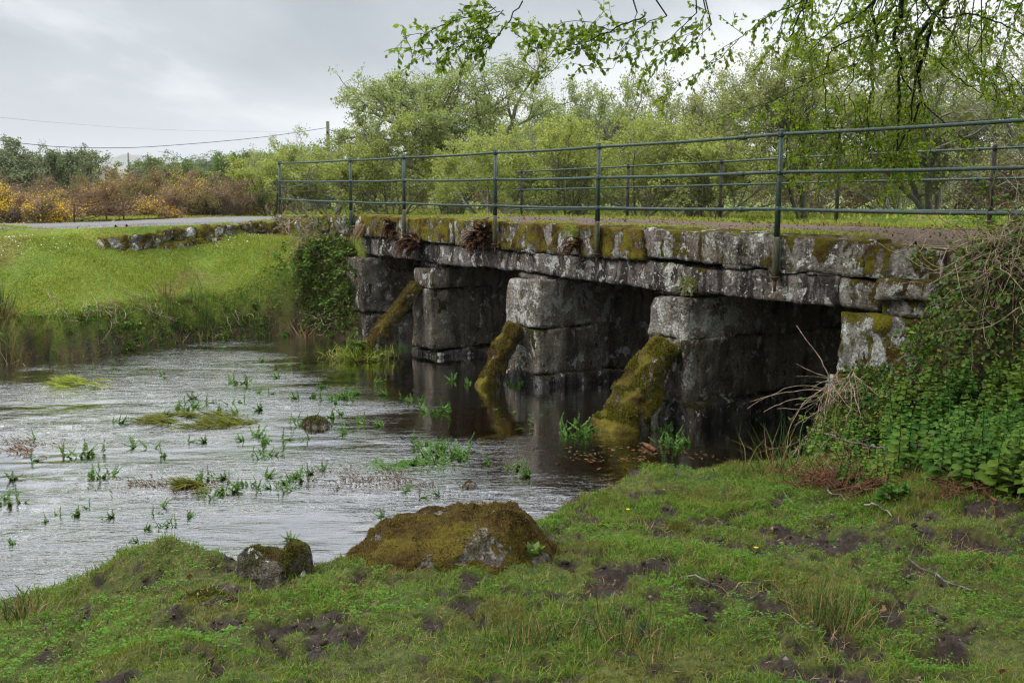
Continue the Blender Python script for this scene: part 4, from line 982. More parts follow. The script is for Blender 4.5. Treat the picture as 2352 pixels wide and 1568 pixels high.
cable([(x * .3417, 229.7 + y * .3417, 60 + 10 * i) for i, (x, y) in enumerate(cb)], .006, 'upper thin grey cable fading into the mist')
P = [(p1 + [0, 0, -.45]), (p1 + [.6, 3, -.6]), p2 + [0, 0, -.4]]
cable([(756, 298, 42), (768, 303, 44), (781, 305, 47)], .015, 'short cable between the two wooden poles')
cable([(2346, 268, 24), (2200, 280, 24.5), (2000, 290, 25), (1700, 305, 26)], .012, 'faint wire seen through the leaves above the far railing')
rf = empty('rusty_fence', at_d(237, 507, 24.6), label='bent rusty iron fence of three posts and sagging bars beside the lane', cat='fence')
for (x, yt, yb) in ((497, 697, 812), (712, 683, 800), (828, 706, 795)):
    d_ = 24.8; x2 = x * .3417; mb = MB(); tube(mb, [at_d(x2 + 1.5, 229.7 + yb * .3417 + 3, d_), at_d(x2, 229.7 + yt * .3417, d_)], .022, 6); mb.build('post', M['rust'], rf)
for L in ([(475, 700), (560, 716), (640, 706), (712, 690), (760, 695), (835, 712)], [(497, 770), (580, 800), (650, 785), (712, 755), (780, 775), (835, 775)]):
    mb = MB(); tube(mb, [at_d(x * .3417, 229.7 + y * .3417, 24.75) for x, y in L], .014, 6); mb.build('bar', M['rust'], rf)
for px, py, d_, h_, lb in ((239, 358, 70, 1.0, 'grey field post beyond the domed gorse'),):
    b = at_d(240, 450, 45); b[2] = float(hz(b[0], b[1])[0]); mb = MB(); tube(mb, [b, [b[0], b[1], at_d(240, 393, 45)[2]]], .05, 6); tag(mb.build('field_post', M['bark_grey'], None), lb, 'post')

# ------------------------------------------------------------------ grass
rng = np.random.default_rng(21)
def grass(name, n, box, h, w, mat, label, cond, bend=.8, upj=.35, kind='stuff', cat='grass', clump=None):
    x = rng.uniform(box[0], box[1], n); y = rng.uniform(box[2], box[3], n)
    r = np.abs(x) / np.maximum(y, .1); k = r < .62; x = x[k]; y = y[k]
    if clump is not None:
        c = fbm2(x, y, clump, 2, 33.); k = rng.random(len(x)) < sst(-.5, .35, c); x = x[k]; y = y[k]
    z, mud, sd = height(x, y); k = cond(x, y, z, mud, sd); x = x[k]; y = y[k]; z = z[k]
    n = len(x); d = nrm(np.stack([rng.normal(size=n) * upj, rng.normal(size=n) * upj, np.ones(n)], 1))
    hh = h * (.45 + rng.random(n) * .9) * (1 + .5 * fbm2(x, y, 2.2, 2, 50.))
    V, Fs = blades(np.stack([x, y, z - .004], 1), d, hh, w, bend * (.4 + rng.random(n)), rng)
    return tag(build(name, V, Fs, M[mat], None, smooth=False), label, cat, kind='stuff')
sdq = lambda x, y: -((x - A0[0]) * NV[0] + (y - A0[1]) * NV[1])
near_c = lambda x, y, z, m, sd: (sd > .02) & (z > .3) & (rng.random(len(x)) > (m - .5) * 1.9) & (sdq(x, y) > 1.2)
grass('near_grass', 210000, (-3.2, 4.4, 2.9, 6.6), .033, .0034, 'grass', 'short trampled grass of the near bank', near_c, upj=.6, bend=1.1)
grass('near_grass', 170000, (-1.5, 4.6, 5.6, 9.4), .034, .0042, 'grass', 'short grass along the brink of the near bank', near_c)
grass('tall_grass', 100000, (-3.2, 4.4, 2.9, 8.6), .046, .0036, 'grass', 'longer tufts of grass rising from the trampled turf', near_c, clump=3.5, upj=.5, bend=1.2)
grass('dry_grass', 30000, (-3.2, 4.4, 2.9, 8.6), .05, .003, 'straw', 'dead straw-coloured blades lying in the turf', lambda x, y, z, m, sd: (sd > .02) & (z > .3) & (sdq(x, y) > 1.), upj=1.6, clump=3.)
def clover(name, n, box, size, mat, label, cond):
    x = rng.uniform(box[0], box[1], n); y = rng.uniform(box[2], box[3], n); c = fbm2(x, y, 2.6, 3, 70.); k = c > .05; x = x[k]; y = y[k]
    z, mud, sd = height(x, y); k = cond(x, y, z, mud, sd); x = x[k]; y = y[k]; z = z[k]; n = len(x)
    an = rng.random(n) * 6.28; pos = []; ax = []
    for j in range(3):
        a = an + j * 2.094; ax.append(np.stack([np.cos(a), np.sin(a), np.full(n, .12)], 1)); pos.append(np.stack([x, y, z + .012 + .02 * rng.random(n)], 1))
    V, Fc = scatter(LEAF4, np.concatenate(pos), np.concatenate(ax), rdir(3 * n, rng, 5.), size * (.6 + .8 * rng.random(3 * n)))
    return tag(build(name, V, Fc, M[mat], None, smooth=False), label, 'ground cover', kind='stuff')
clover('clover', 60000, (-3.2, 4.4, 2.9, 9.), .014, 'clover', 'small round clover leaves among the grass of the near bank', near_c)
grass('field_grass', 260000, (-13, -2.4, 16, 24), .05, .011, 'grass_far', 'smooth grazed grass of the field on the far bank', lambda x, y, z, m, sd: (sd > .12) & ~inside(x, y, ROADSIDE) & (z > .52 + .1 * rng.random(len(x))))
# verge along the lane
def verge(name, line, n, spread, h, mat, label, w=.008, zf=None):
    L = np.array(line); seg = np.linalg.norm(np.diff(L[:, :2], axis=0), axis=1); S = np.concatenate([[0], np.cumsum(seg)])
    s = rng.random(n) * S[-1]; j = np.clip(np.searchsorted(S, s, side='right') - 1, 0, len(seg) - 1); f = ((s - S[j]) / seg[j])[:, None]
    P = L[j] * (1 - f) + L[j + 1] * f; P[:, :2] += rng.normal(size=(n, 2)) * spread
    k = fbm2(P[:, 0], P[:, 1], 1.4, 3, 12.) > -.3; P = P[k]; n = len(P)
    d = nrm(np.stack([rng.normal(size=n) * .4, rng.normal(size=n) * .4, np.ones(n)], 1))
    V, Fs = blades(P, d, h * (.4 + rng.random(n)), w, .8, rng); return tag(build(name, V, Fs, M[mat], None, smooth=False), label, 'grass', kind='stuff')
verge('verge_grass', [BR(-5, -.62, 2.42), BR(3, -.60, 2.42), BR(12, -.55, 2.40)], 14000, .07, .05, 'grass_far', 'grass fringe growing behind the parapet stones')
verge('verge_grass', [BR(-8, -4.15, 2.42), BR(3, -4.2, 2.42), BR(12.5, -4.2, 2.36), (-3.5, 27.4, 2.2), (-6.5, 28.4, 2.18), (-9.5, 27.4, 2.18), (-12.6, 25, 2.15), (-25, 23, 2.1)], 42000, .18, .08, 'grass_far', 'grass verge along the far side of the lane', .011)
verge('verge_grass', [(-5.3, 23.3, 2.26), (-6.3, 22.2, 2.18), (-8.2, 20.2, 2.0), (-9.5, 20.8, 2.05), (-11.5, 22.3, 2.1), (-22, 20, 2.1)], 16000, .1, .05, 'grass_far', 'grass edge between the field and the lane')
n = 60000; x = rng.uniform(-30, 30, n); y = rng.uniform(20, 44, n); k = inside(x, y, ROADSIDE) & ~inside(x, y, ROAD) & (sdq(x, y) < -4.6); x = x[k]; y = y[k]; zz = hz(x, y); n = len(x)
V, Fs = blades(np.stack([x, y, zz], 1), nrm(np.stack([rng.normal(size=n) * .4, rng.normal(size=n) * .4, np.ones(n)], 1)), .14 * (.4 + rng.random(n)), .03, .8, rng)
tag(build('rough_grass', V, Fs, M['grass_far'], None, smooth=False), 'rough grass between the bushes beyond the lane', 'grass', kind='stuff')

def rush(name, px, py, zz, n, h, label, mat='rush', spread=.06, w=.006, lean=.25, pos=None, straw=.25):
    c = hit(px, py)
    P = c + np.stack([rng.normal(size=n) * spread, rng.normal(size=n) * spread, np.zeros(n)], 1); P[:, 2] = np.maximum(hz(P[:, 0], P[:, 1]), -.03)
    d = nrm(np.stack([rng.normal(size=n) * lean, rng.normal(size=n) * lean, np.ones(n)], 1))
    o = empty(name, c, label=label, cat='rush tuft', group='rush tufts on the stream banks')
    V, Fs = blades(P, d, h * (.5 + .6 * rng.random(n)), w, .35, rng); build('green_stems', V, Fs, M[mat], o, smooth=False)
    m = int(n * straw)
    if m: V, Fs = blades(P[:m], nrm(d[:m] + rng.normal(size=(m, 3)) * .4), h * .7 * (.5 + .7 * rng.random(m)), w, .5, rng); build('dry_stems', V, Fs, M['straw'], o, smooth=False)
rush('rush_tuft', 1440, 1480, 1.1, 170, .20, 'rush tuft at the bottom of the view, just right of the middle', w=.003, spread=.10)
rush('rush_tuft', 1905, 1440, 1.1, 200, .22, 'rush tuft at the lower right with dead straw at its base', w=.003, spread=.09, straw=.4)
rush('rush_tuft', 1215, 1480, 1.1, 120, .16, 'thin rush tuft at the bottom of the view, left of the middle one', w=.003, spread=.08)
rush('rush_tuft', 40, 1412, .5, 60, .17, 'sparse short rush tuft at the water\'s edge in the lower left', w=.005, spread=.07, straw=.4)
rush('rush_tuft', 5, 735, .7, 90, .75, 'tall reddish rush tuft at the left edge of the far bank', w=.012, spread=.1, straw=.8)
rush('rush_tuft', 395, 750, .8, 90, .38, 'upright rush tuft on the far bank, left one of the pair', w=.011, spread=.1)
rush('rush_tuft', 470, 750, .7, 120, .42, 'upright rush tuft on the far bank, right one of the pair', w=.011, spread=.12)
rush('rush_tuft', 700, 748, .5, 130, .5, 'drooping dead brown grass tuft on the far bank near the abutment', 'straw', .14, .012, .7)
rush('rush_tuft', 1790, 1090, .5, 60, .55, 'long sparse green rush by the dark water under the right abutment', w=.007, spread=.12, lean=.35)
rush('rush_tuft', 1870, 1050, .5, 60, .4, 'grassy tuft hanging at the corner of the right abutment', w=.007, spread=.12, lean=.35)

# flowers and litter
n = 3500; x = rng.uniform(-12, -5.5, n); y = rng.uniform(17.5, 23, n); z, m_, sd = height(x, y); k = (sd > 1.7) & ~inside(x, y, ROADSIDE) & (fbm2(x, y, .8, 3, 5.) > .05); x, y, z = x[k], y[k], z[k]
V, Fc = scatter(LEAF4, np.stack([x, y, z + .05], 1), rdir(len(x), rng), rdir(len(x), rng, 2), .019 * (.7 + rng.random(len(x)))); tag(build('daisies', V, Fc, M['daisy'], None, smooth=False), 'white daisies scattered over the grazed field', 'flowers', kind='stuff')
for i, (px, py) in enumerate([(1523, 1125), (1530, 1118), (1442, 1170), (1178, 1354), (1736, 1258)]):
    c = at_z(px, py, .8); c[2] = float(hz(c[0], c[1])[0]); c = at_z(px, py, c[2] + .04)
    ang = np.arange(5) * 1.257; ax = np.stack([np.cos(ang), np.sin(ang), np.full(5, .35)], 1)
    V, Fc = scatter(LEAF4, np.repeat(c[None], 5, 0), ax, np.repeat(np.array([[0, 0, 1.]]), 5, 0), .017)
    tag(build('buttercup', V, Fc, M['yellow'], None, smooth=False), ['yellow buttercup on the near bank crest, lower of two close together', 'yellow buttercup on the near bank crest, upper of two close together', 'single yellow buttercup on the near bank crest left of the pair', 'small yellow buttercup in the grass below the large boulder', 'lone yellow buttercup in the trampled turf'][i], 'flower', 'buttercups on the near bank')
n = 900; x = rng.uniform(-2.5, 4.5, n); y = rng.uniform(3, 8.6, n); z, m_, sd = height(x, y); k = (sd > .1) & (rng.random(n) < .12 + .8 * (x / y > .22)); x, y, z = x[k], y[k], z[k]
V, Fc = scatter(LEAF4, np.stack([x, y, z + .012], 1), rdir(len(x), rng), rdir(len(x), rng, 3), .03 * (.5 + rng.random(len(x)))); tag(build('leaf_litter', V, Fc, M['litter'], None, smooth=False), 'fallen brown leaves lying in the turf and mud', 'leaf litter', kind='stuff')

# ------------------------------------------------------------------ right embankment: brambles, nettles, ivy, dead stems
rng = np.random.default_rng(31)
def emb_points(n, s0, s1, q0, q1, off):
    s = rng.uniform(s0, s1, n); q = rng.uniform(q0, q1, n)
    x = A0[0] + s * EV[0] - q * NV[0]; y = A0[1] + s * EV[1] - q * NV[1]
    z = hz(x, y); P = np.stack([x, y, z], 1)
    e = .03; gx_ = (hz(x + e, y) - z) / e; gy_ = (hz(x, y + e) - z) / e
    N = nrm(np.stack([-gx_, -gy_, np.ones(n)], 1)); return P + N * (off * rng.random((n, 1)) ** 1.5), N, s, q
P, N, s, q = emb_points(80000, -6.5, .05, -.25, 1.7, .2)
k = (fbm(P * 1.6 + 5, 3) > -.3) & (P[:, 2] > .15); P = P[k]
V, Fc = scatter(LEAF6, P, rdir(len(P), rng, -.3), nrm(N[k] + rng.normal(size=(len(P), 3)) * .6), .042 * (.5 + .8 * rng.random(len(P))))
tag(build('ivy', V, Fc, M['ivy'], None, smooth=False), 'ivy and small leaves covering the steep right embankment', 'ivy', kind='stuff')
P, N, s, q = emb_points(26000, -6.5, -1.3, .1, 1.6, .03); k = fbm(P * 1.1 + 15, 3) > .0; P = P[k]; N = N[k]
Vb, Fb = blades(P, nrm(N + rng.normal(size=N.shape) * .5), .03 * (.5 + rng.random(len(P))), .009, .5, rng)
tag(build('moss', Vb, Fb, M['moss_bright'], None, smooth=False), 'cushions of ochre moss on the right embankment wall', 'moss', kind='stuff')
def bramble(name, roots, label, L=(.5, 1.3), leaf=.05, mat='bramble', stem='drybrown', per=14, seed=1, dirb=(0, 0, 1.), grav=.16, cat='bramble', r=.004):
    rg = np.random.default_rng(seed); ms = MB(); pos = []; ax = []
    for p in roots:
        P, _ = wiggle(p, np.array(dirb) + rg.normal(size=3) * .5, rg.uniform(*L), 8, rg, .16, grav); tube(ms, P, np.linspace(r, r * .4, 9), 4, False)
        u = rg.random(per) * 7.9; i0 = u.astype(int); f = (u - i0)[:, None]; b = P[i0] * (1 - f) + P[i0 + 1] * f
        d = rdir(per, rg, .2)
        for j in (-1, 0, 1):
            a = j * .9; dd = d.copy(); dd[:, 0] = d[:, 0] * math.cos(a) - d[:, 1] * math.sin(a); dd[:, 1] = d[:, 0] * math.sin(a) + d[:, 1] * math.cos(a)
            pos.append(b + d * leaf * .5); ax.append(dd)
    o = empty(name, tuple(np.mean([p for p in roots], 0)), label=label, cat=cat); ms.build('stems', M[stem], o)
    pos = np.concatenate(pos); ax = np.concatenate(ax)
    V, Fc = scatter(LEAF6, pos, ax, rdir(len(pos), rg, 1.2), leaf * (.6 + .7 * rg.random(len(pos)))); build('leaves', V, Fc, M[mat], o, smooth=False); return o
def roots(n, s0, s1, q0, q1):
    return emb_points(n, s0, s1, q0, q1, .01)[0]
n = 9000; s_ = rng.uniform(-3., -.95, n); q_ = .08 + .22 * rng.random(n); z_ = rng.uniform(.95, 2.35, n); P = A0[None] + s_[:, None] * EV - q_[:, None] * NV; P = np.concatenate([P, z_[:, None]], 1)
P = P[(fbm(P * 2.1 + 8, 3) + .9 * (-1.5 - s_) > -.05)]
V, Fc = scatter(LEAF6, P, rdir(len(P), rng, -.4), nrm(np.array([-NV[0], -NV[1], .3]) + rng.normal(size=(len(P), 3)) * .6), .042 * (.4 + .9 * rng.random(len(P))))
tag(build('ivy', V, Fc, M['ivy'], None, smooth=False), 'ivy creeping over the mossy stones at the end of the bridge wall', 'ivy', kind='stuff')
bramble('bramble_bush', roots(150, -5.2, -1.6, -.5, .35), 'green bramble bush sprawling over the top of the right embankment against the railing', (.4, .9), .045, seed=2)
bramble('bramble_bush', roots(70, -2.4, -.9, -.3, .5), 'bramble trailing over the end of the parapet', (.3, .7), .042, seed=3, dirb=(-.3, -.5, .4), grav=.25)
bramble('bramble_bush', roots(60, -1.0, -.05, .0, .7), 'light green bramble sprays beside the arch opening by the right bank', (.25, .6), .045, seed=4, dirb=(-.5, -.4, .6), grav=.2)
bramble('bramble_bush', roots(90, -4.6, -1.4, .3, 1.1), 'bramble in the middle of the right embankment below the dead stems', (.25, .6), .045, seed=5)
# nettles: stems with opposite pairs of drooping toothed leaves
def nettles(name, XY, h, label, seed, leaf=.085, mat='nettle'):
    rg = np.random.default_rng(seed); ms = MB(); pos = []; ax = []; sz = []
    for x, y in XY:
        z = float(hz(x, y)[0]); H = h * rg.uniform(.4, 1.3); P, _ = wiggle((x, y, z - .02), (rg.normal() * .15, rg.normal() * .15 - .1, 1), H, 6, rg, .06); tube(ms, P, .004, 4, False)
        for i in range(1, 13):
            t = .25 + .75 * i / 12; u = t * 5.99; i0 = int(u); b = P[i0] + (P[min(i0 + 1, 6)] - P[i0]) * (u - i0); a = (i % 2) * 1.57 + rg.random() * .5
            for sgn in (0, math.pi):
                pos.append(b); ax.append([math.cos(a + sgn), math.sin(a + sgn), .15 - .5 * rg.random()]); sz.append(leaf * (1.15 - .75 * max(0, t - .45) / .55) * rg.uniform(.75, 1.15))
    o = empty(name, (*np.mean(XY, 0), 1.), label=label, cat='nettles', kind='stuff'); ms.build('stems', M['nettle'], o)
    pos = np.array(pos); V, Fc = scatter(LEAF6, pos, np.array(ax), nrm(rg.normal(size=pos.shape) * .25 + [0, -.3, 1]), np.array(sz)); build('leaves', V, Fc, M[mat], o, smooth=False)
XY = []
while len(XY) < 330:
    px = rng.uniform(2040, 2480); py = rng.uniform(960, 1140)
    if (px - 2360) ** 2 / 330 ** 2 + (py - 1010) ** 2 / 130 ** 2 > 1: continue
    c = hit(px, py)
    if sdq(c[0], c[1]) < .2 or c[1] > 10: continue
    XY.append((c[0] + rng.normal() * .08, c[1] + rng.normal() * .12))

nettles('nettle_bed', XY, .42, 'dense bed of dark green nettles at the foot of the right embankment', 11)
nettles('nettle_clump', [tuple(hit(px, py)[:2]) for px, py in zip(rng.normal(1990, 45, 26), rng.normal(1105, 22, 26))], .2, 'young nettles in front of the heap of dead branches', 12, .055)
nettles('nettle_clump', [tuple(hit(px, py)[:2]) for px, py in zip(rng.normal(1930, 50, 34), rng.normal(1035, 26, 34))], .26, 'nettles and cow parsley at the corner between the abutment and the water', 13, .06, 'bramble')
# dead tangled stems hanging down the embankment
def tangle(name, starts, L, label, n, seed, mat='dry', r=.0035, dirb=(-.2, -.5, -.8), wob=.28, cat='dead stems', up=0.):
    rg = np.random.default_rng(seed); mb = MB()
    for i in range(n):
        p = starts[rg.integers(len(starts))] + rg.normal(size=3) * .05; P, _ = wiggle(p, np.array(dirb) + rg.normal(size=3) * .45, L * rg.uniform(.4, 1.2), 12, rg, wob, -up)
        P[:, 2] = np.maximum(P[:, 2], np.maximum(hz(P[:, 0], P[:, 1]), -.02) + .03 + .06 * rg.random()); tube(mb, P, np.linspace(r, r * .5, 13) * rg.uniform(.6, 1.3), 5, False)
    return tag(mb.build(name, M[mat], None), label, cat)
tangle('dead_bramble_stems', emb_points(30, -2.6, -1.7, .2, .5, .3)[0] + [0, 0, .15], 1.3, 'tangle of pale dead bramble stems hanging down the middle of the right embankment', 240, 41, r=.0045)
tangle('dead_bramble_stems', emb_points(30, -3.6, -2.4, .0, .5, .25)[0], .9, 'thin bare stems over the upper right of the embankment', 90, 42, r=.003)
tangle('dead_bramble_stems', emb_points(20, -.9, -.4, .7, 1.15, .1)[0] + [0, 0, .25], .8, 'sheaf of bleached stems hanging beside the dark arch', 110, 43, r=.0045, wob=.12)
tangle('dead_bramble_stems', emb_points(20, -5.2, -3.4, .3, .9, .2)[0], .8, 'wispy dead stems above the nettles at the right edge', 36, 44, r=.003)
# dead branches heap
def branch(pts, r, label, seed, mat='deadwood', name='dead_branch'):
    rg = np.random.default_rng(seed); P = []
    W_ = []
    for (px, py, lift) in pts:
        c = hit(px, py); u = ray(px, py); c = c - u * (lift / abs(u[2])) * .9
        W_.append(c)
    for a, b in zip(W_[:-1], W_[1:]):
        for t in (0, .33, .66): P.append(a * (1 - t) + b * t + rg.normal(size=3) * .008)
    P.append(W_[-1]); mb = MB(); P = np.array(P); tube(mb, P, np.linspace(r, r * .55, len(P)), 8)
    o = empty(name, tuple(P[0]), label=label, cat='branch', group='dead branches on the near bank'); mb.build('limb', M[mat], o)
    mt = MB()
    for i in range(1, len(P) - 1):
        if rg.random() < .6: T, _ = wiggle(P[i], nrm(P[i + 1] - P[i]) + rg.normal(size=3) * .6, rg.uniform(.1, .3), 5, rg, .2); T[:, 2] = np.maximum(T[:, 2], hz(T[:, 0], T[:, 1]) + .01); tube(mt, T, np.linspace(r * .35, r * .15, 6), 5, False)
    if mt.n: mt.build('twigs', M[mat], o)
C5 = lambda x, y, l: (1225 + x * .2197, 861 + y * .2197, l)
branch([C5(3200+380-3200, 1180, .03), C5(700, 970, .10), C5(880, 910, .14), C5(1180, 780, .2), C5(1400, 610, .28)], .021, 'thick grey dead branch slanting up out of the heap into the nettles', 1) if False else None
X8 = lambda x, y, l: (1837.5 + x * .21965, 861.3 + y * .21965, l)      # from the enlarged corner of the photograph
branch([X8(380, 1180, .03), X8(660, 1010, .08), X8(880, 910, .14), X8(1180, 780, .20), X8(1400, 610, .30)], .022, 'thick grey dead branch slanting up out of the heap into the nettles', 1)
branch([X8(340, 1160, .03), X8(480, 1070, .06), X8(620, 1000, .08)], .014, 'dark broken branch lying beside the thick grey one', 2)
branch([X8(100, 560, .35), X8(330, 630, .30), X8(480, 710, .25), X8(700, 760, .22), X8(1050, 790, .16)], .010, 'long thin whitened branch lying over the heap towards the water', 3)
branch([X8(660, 790, .22), X8(760, 750, .22), X8(880, 790, .2), X8(1140, 870, .14)], .009, 'curved dry branch crossing the thick one', 4)
branch([X8(0, 1130, .03), X8(150, 1080, .05), X8(300, 1045, .06), X8(430, 1010, .07)], .009, 'pale twiggy branch at the left of the heap by the brink', 5)
branch([X8(260, 1110, .05), X8(290, 1230, .03), X8(480, 1310, .02), X8(600, 1220, .03)], .007, 'looping pale twig below the heap', 6)
branch([X8(1920, 1200, .02), X8(2050, 1330, .02)], .014, 'short reddish-brown stick on the turf right of the heap', 7, 'drybrown')
branch([X8(690, 1350, .02), X8(800, 1390, .02), X8(960, 1480, .02)], .007, 'slender grey twig on the turf below the heap', 8)
branch([X8(0, 1490, .02), X8(330, 1470, .02)], .006, 'straight thin stick on the turf left of the slender twig', 9)
branch([(2000 + 730 * .5117 * 1, 0, 0)] * 0 or [(1565, 1328, .02), (1610, 1333, .02), (1650, 1345, .02)], .006, 'dark curved twig lying on the mud in the middle of the turf', 10)
branch([(2085, 1290, .01), (2180, 1340, .02), (2230, 1356, .02)], .006, 'thin twig near the cream stone chip', 11)
branch([X8(-20, 30, .55), X8(150, 5, .55), X8(300, 40, .5)], .006, 'bare pale twig sticking out across the dark arch', 12)
tangle('brush_heap', np.array([hit(px, py) for px, py in ((1890, 1110), (1920, 1125), (1950, 1120), (1860, 1125), (1990, 1135))]), .5, 'heap of fine brown brushwood and straw under the dead branches', 150, 51, 'drybrown', .0035, (0, 0, .1), .5, 'brushwood')
tangle('brush_heap', np.array([hit(px, py) for px, py in ((2170, 1140), (2190, 1150), (2330, 1125))]), .3, 'small nest of brown twigs at the foot of the nettles', 60, 52, 'drybrown', .003, (0, 0, .1), .6, 'brushwood')

# ------------------------------------------------------------------ far bank and abutment vegetation
def bank_pts(n, a, b, sp, zlo, zhi, seed):
    rg = np.random.default_rng(seed); m = n * 14
    D_ = np.array([at_z(px, py, zz) for px, py, zz in zip(rg.uniform(a, b, m), rg.uniform(690, 800, m), rg.uniform(zlo, zhi, m))])
    z = hz(D_[:, 0], D_[:, 1]); k = (z > zlo - .1) & (z < zhi + .15); D_[:, 2] = z; return D_[k][:n]
for i, (a, b, n, L, lb) in enumerate([(130, 330, 60, (.2, .5), 'green bramble and fern on the far bank beside the muddy gap'), (330, 520, 46, (.2, .45), 'bramble trailing into the water in the middle of the far bank'),
        (520, 680, 50, (.2, .45), 'leafy bramble on the far bank left of the dead grass tuft'), (680, 790, 50, (.2, .6), 'bramble climbing the far bank next to the left abutment')]):
    bramble('bramble_bush', bank_pts(n, a, b, 0, .05, .6, 70 + i), lb, (.12, .32), .055, seed=60 + i, dirb=(0, -.6, .2), grav=.2, r=.005, per=12)
P = []
for i in range(60):
    px = rng.uniform(640, 812); py = rng.uniform(540, 720); c = hit(px, py); P.append(c - ray(px, py) * .1)
bramble('bramble_bush', np.array(P), 'bramble and ivy curtain hanging left of the first opening', (.25, .8), .055, seed=66, dirb=(.1, -.6, -.1), grav=.15, r=.005, per=14, mat='bramble')
P = np.array([at_d(px, py, 21.2) for px, py in zip(rng.uniform(640, 830, 40), rng.uniform(500, 560, 40))])
tangle('dead_bramble_stems', P, .7, 'brown dead stems matted over the wall end below the railing', 130, 45, 'dry', .006, (0, -.4, .1), .35)
H_ = np.array([hit(rng.uniform(690, 815), rng.uniform(520, 765)) for _ in range(420)]); P = np.repeat(H_, 26, 0) + rng.normal(size=(420 * 26, 3)) * [.07, .07, .07]; P[:, 2] = np.maximum(P[:, 2], hz(P[:, 0], P[:, 1]) + .02)
leaves('ivy', LEAF4, P, .06, M['ivy'], None, rng, .4); tag(bpy.data.objects[[o.name for o in COL.objects if o.name.startswith('ivy')][-1]], 'ivy and moss smothering the wall left of the first opening', 'ivy', kind='stuff')
for i, (px, py, zz, n_, lb, mt) in enumerate([(230, 770, .2, 22, 'pale dead stems on the far bank left of the muddy gap', 'dry'), (150, 760, .3, 8, 'twiggy dead sprays high on the far bank at the left', 'dry'), (760, 735, .4, 34, 'arched bleached stems beside the left abutment', 'dry'), (560, 745, .4, 10, 'dead stalks in the middle of the far bank', 'dry'), (330, 740, .5, 12, 'dead bramble arcs above the undercut far bank', 'dry')]):
    c = hit(px, py); tangle('dead_bramble_stems', np.array([c + rng.normal(size=3) * [.3, .1, .05] for _ in range(12)]), .55, lb, n_, 80 + i, mt, .006, (0, -.3, .35), .22)
P = bank_pts(1500, -10, 800, 0, .02, .58, 95); P = P + rng.normal(size=P.shape) * [.06, .06, 0]; n = len(P)
P2 = np.repeat(P, 9, 0) + rng.normal(size=(n * 9, 3)) * [.05, .05, .02]; P2[:, 2] = hz(P2[:, 0], P2[:, 1])
V, Fs = blades(P2, nrm(rng.normal(size=P2.shape) * .5 + [0, -.7, .7]), .10 * (.3 + rng.random(len(P2))), .013, 1.5, rng)
tag(build('bank_grass', V, Fs, M['grass'], None, smooth=False), 'long coarse grass overhanging the steep far bank', 'grass', kind='stuff')
# ferns and dead fern on the parapet
def frond_set(c, n, L, mat, rg, name, label, cat, droop=.35, parent_mat='drybrown', front=True, group=None):
    pos = []; ax = []; sz = []; ms = MB()
    for i in range(n):
        d = np.array([-NV[0], -NV[1], .3]) * .8 + rg.normal(size=3) * .55 if front else rdir(1, rg, 1.)[0]
        P, _ = wiggle(c + rg.normal(size=3) * .05, d, L * rg.uniform(.6, 1.1), 7, rg, .1, droop * .5); tube(ms, P, .004, 3, False)
        for j in range(1, 22):
            u = 1 + j / 21 * 5.99; i0 = min(int(u), 6); b = P[i0] + (P[min(i0 + 1, 7)] - P[i0]) * (u - i0); t = nrm(P[min(i0 + 1, 7)] - P[max(i0 - 1, 0)]); sd_ = nrm(np.cross(t, [0, 0, 1.]))
            for s_ in (-1, 1): pos.append(b); ax.append(sd_ * s_ + t * .35); sz.append(L * .24 * (1.05 - j / 22) + .01)
    o = empty(name, tuple(c), label=label, cat=cat, group=group); ms.build('stems', M[parent_mat], o); pos = np.array(pos)
    V, Fc = scatter(LEAF4, pos, np.array(ax), nrm(rg.normal(size=pos.shape) * .2 + [0, 0, 1]), np.array(sz)); build('fronds', V, Fc, M[mat], o, smooth=False)
rg = np.random.default_rng(91)
for i, (px, py, n_, L, lb) in enumerate([(900, 525, 22, .32, 'dead brown fern on the parapet left of the second post'), (955, 555, 30, .42, 'dead brown fern hanging under the second post'), (1110, 540, 46, .42, 'largest dead brown fern, on the parapet beside the third post'), (1322, 565, 16, .3, 'small withered fern left of the fourth post')]):
    q = ray(px, py); k = 8.84 / (q[:2] @ np.array([.82, .574])); c = q * k + np.array([0, 0, EYE]); frond_set(c, n_, L, 'deadfrond', rg, 'dead_fern', lb, 'fern', group='dead ferns on the parapet')
for i, (px, py, lb) in enumerate([(1350 - 30, 530, 'green grass tuft sprouting from the parapet left of the fourth post'), (832, 520, 'long grass tuft draped over the parapet beside the first opening'), (1590, 655, 'little green tuft growing on top of the pier head nearest the right bank')]):
    q = ray(px, py); k = 8.83 / (q[:2] @ np.array([.82, .574])); c = q * k + np.array([0, 0, EYE]); n_ = 110
    d = nrm(np.array([-NV[0], -NV[1], .25 if i != 1 else -.9]) + rg.normal(size=(n_, 3)) * .4)
    V, Fs = blades(c + rg.normal(size=(n_, 3)) * .035, d, (.22 if i != 1 else .45) * (.5 + .6 * rg.random(n_)), .006, .5, rg); tag(build('grass_tuft', V, Fs, M['grass_far'] if i != 1 else M['straw'], None, smooth=False), lb, 'grass tuft')
c = BR(8.9, 1.2, .12); frond_set(c + [-.1, -.1, .1], 16, .35, 'bramble', rg, 'fern', 'green fern and grass clump at the foot of the farthest leaning stone', 'fern', front=False, parent_mat='nettle')
n_ = 420; P = c + rg.normal(size=(n_, 3)) * [.3, .2, .05]; P[:, 2] = .02 + .1 * rg.random(n_); V, Fs = blades(P, nrm(rg.normal(size=(n_, 3)) * .6 + [-.4, -.3, .5]), .26 * (.5 + .7 * rg.random(n_)), .011, 1., rg)
tag(build('grass_tuft', V, Fs, M['grass_far'], None, smooth=False), 'trailing grass tuft in the water at the foot of the farthest leaning stone', 'grass tuft')

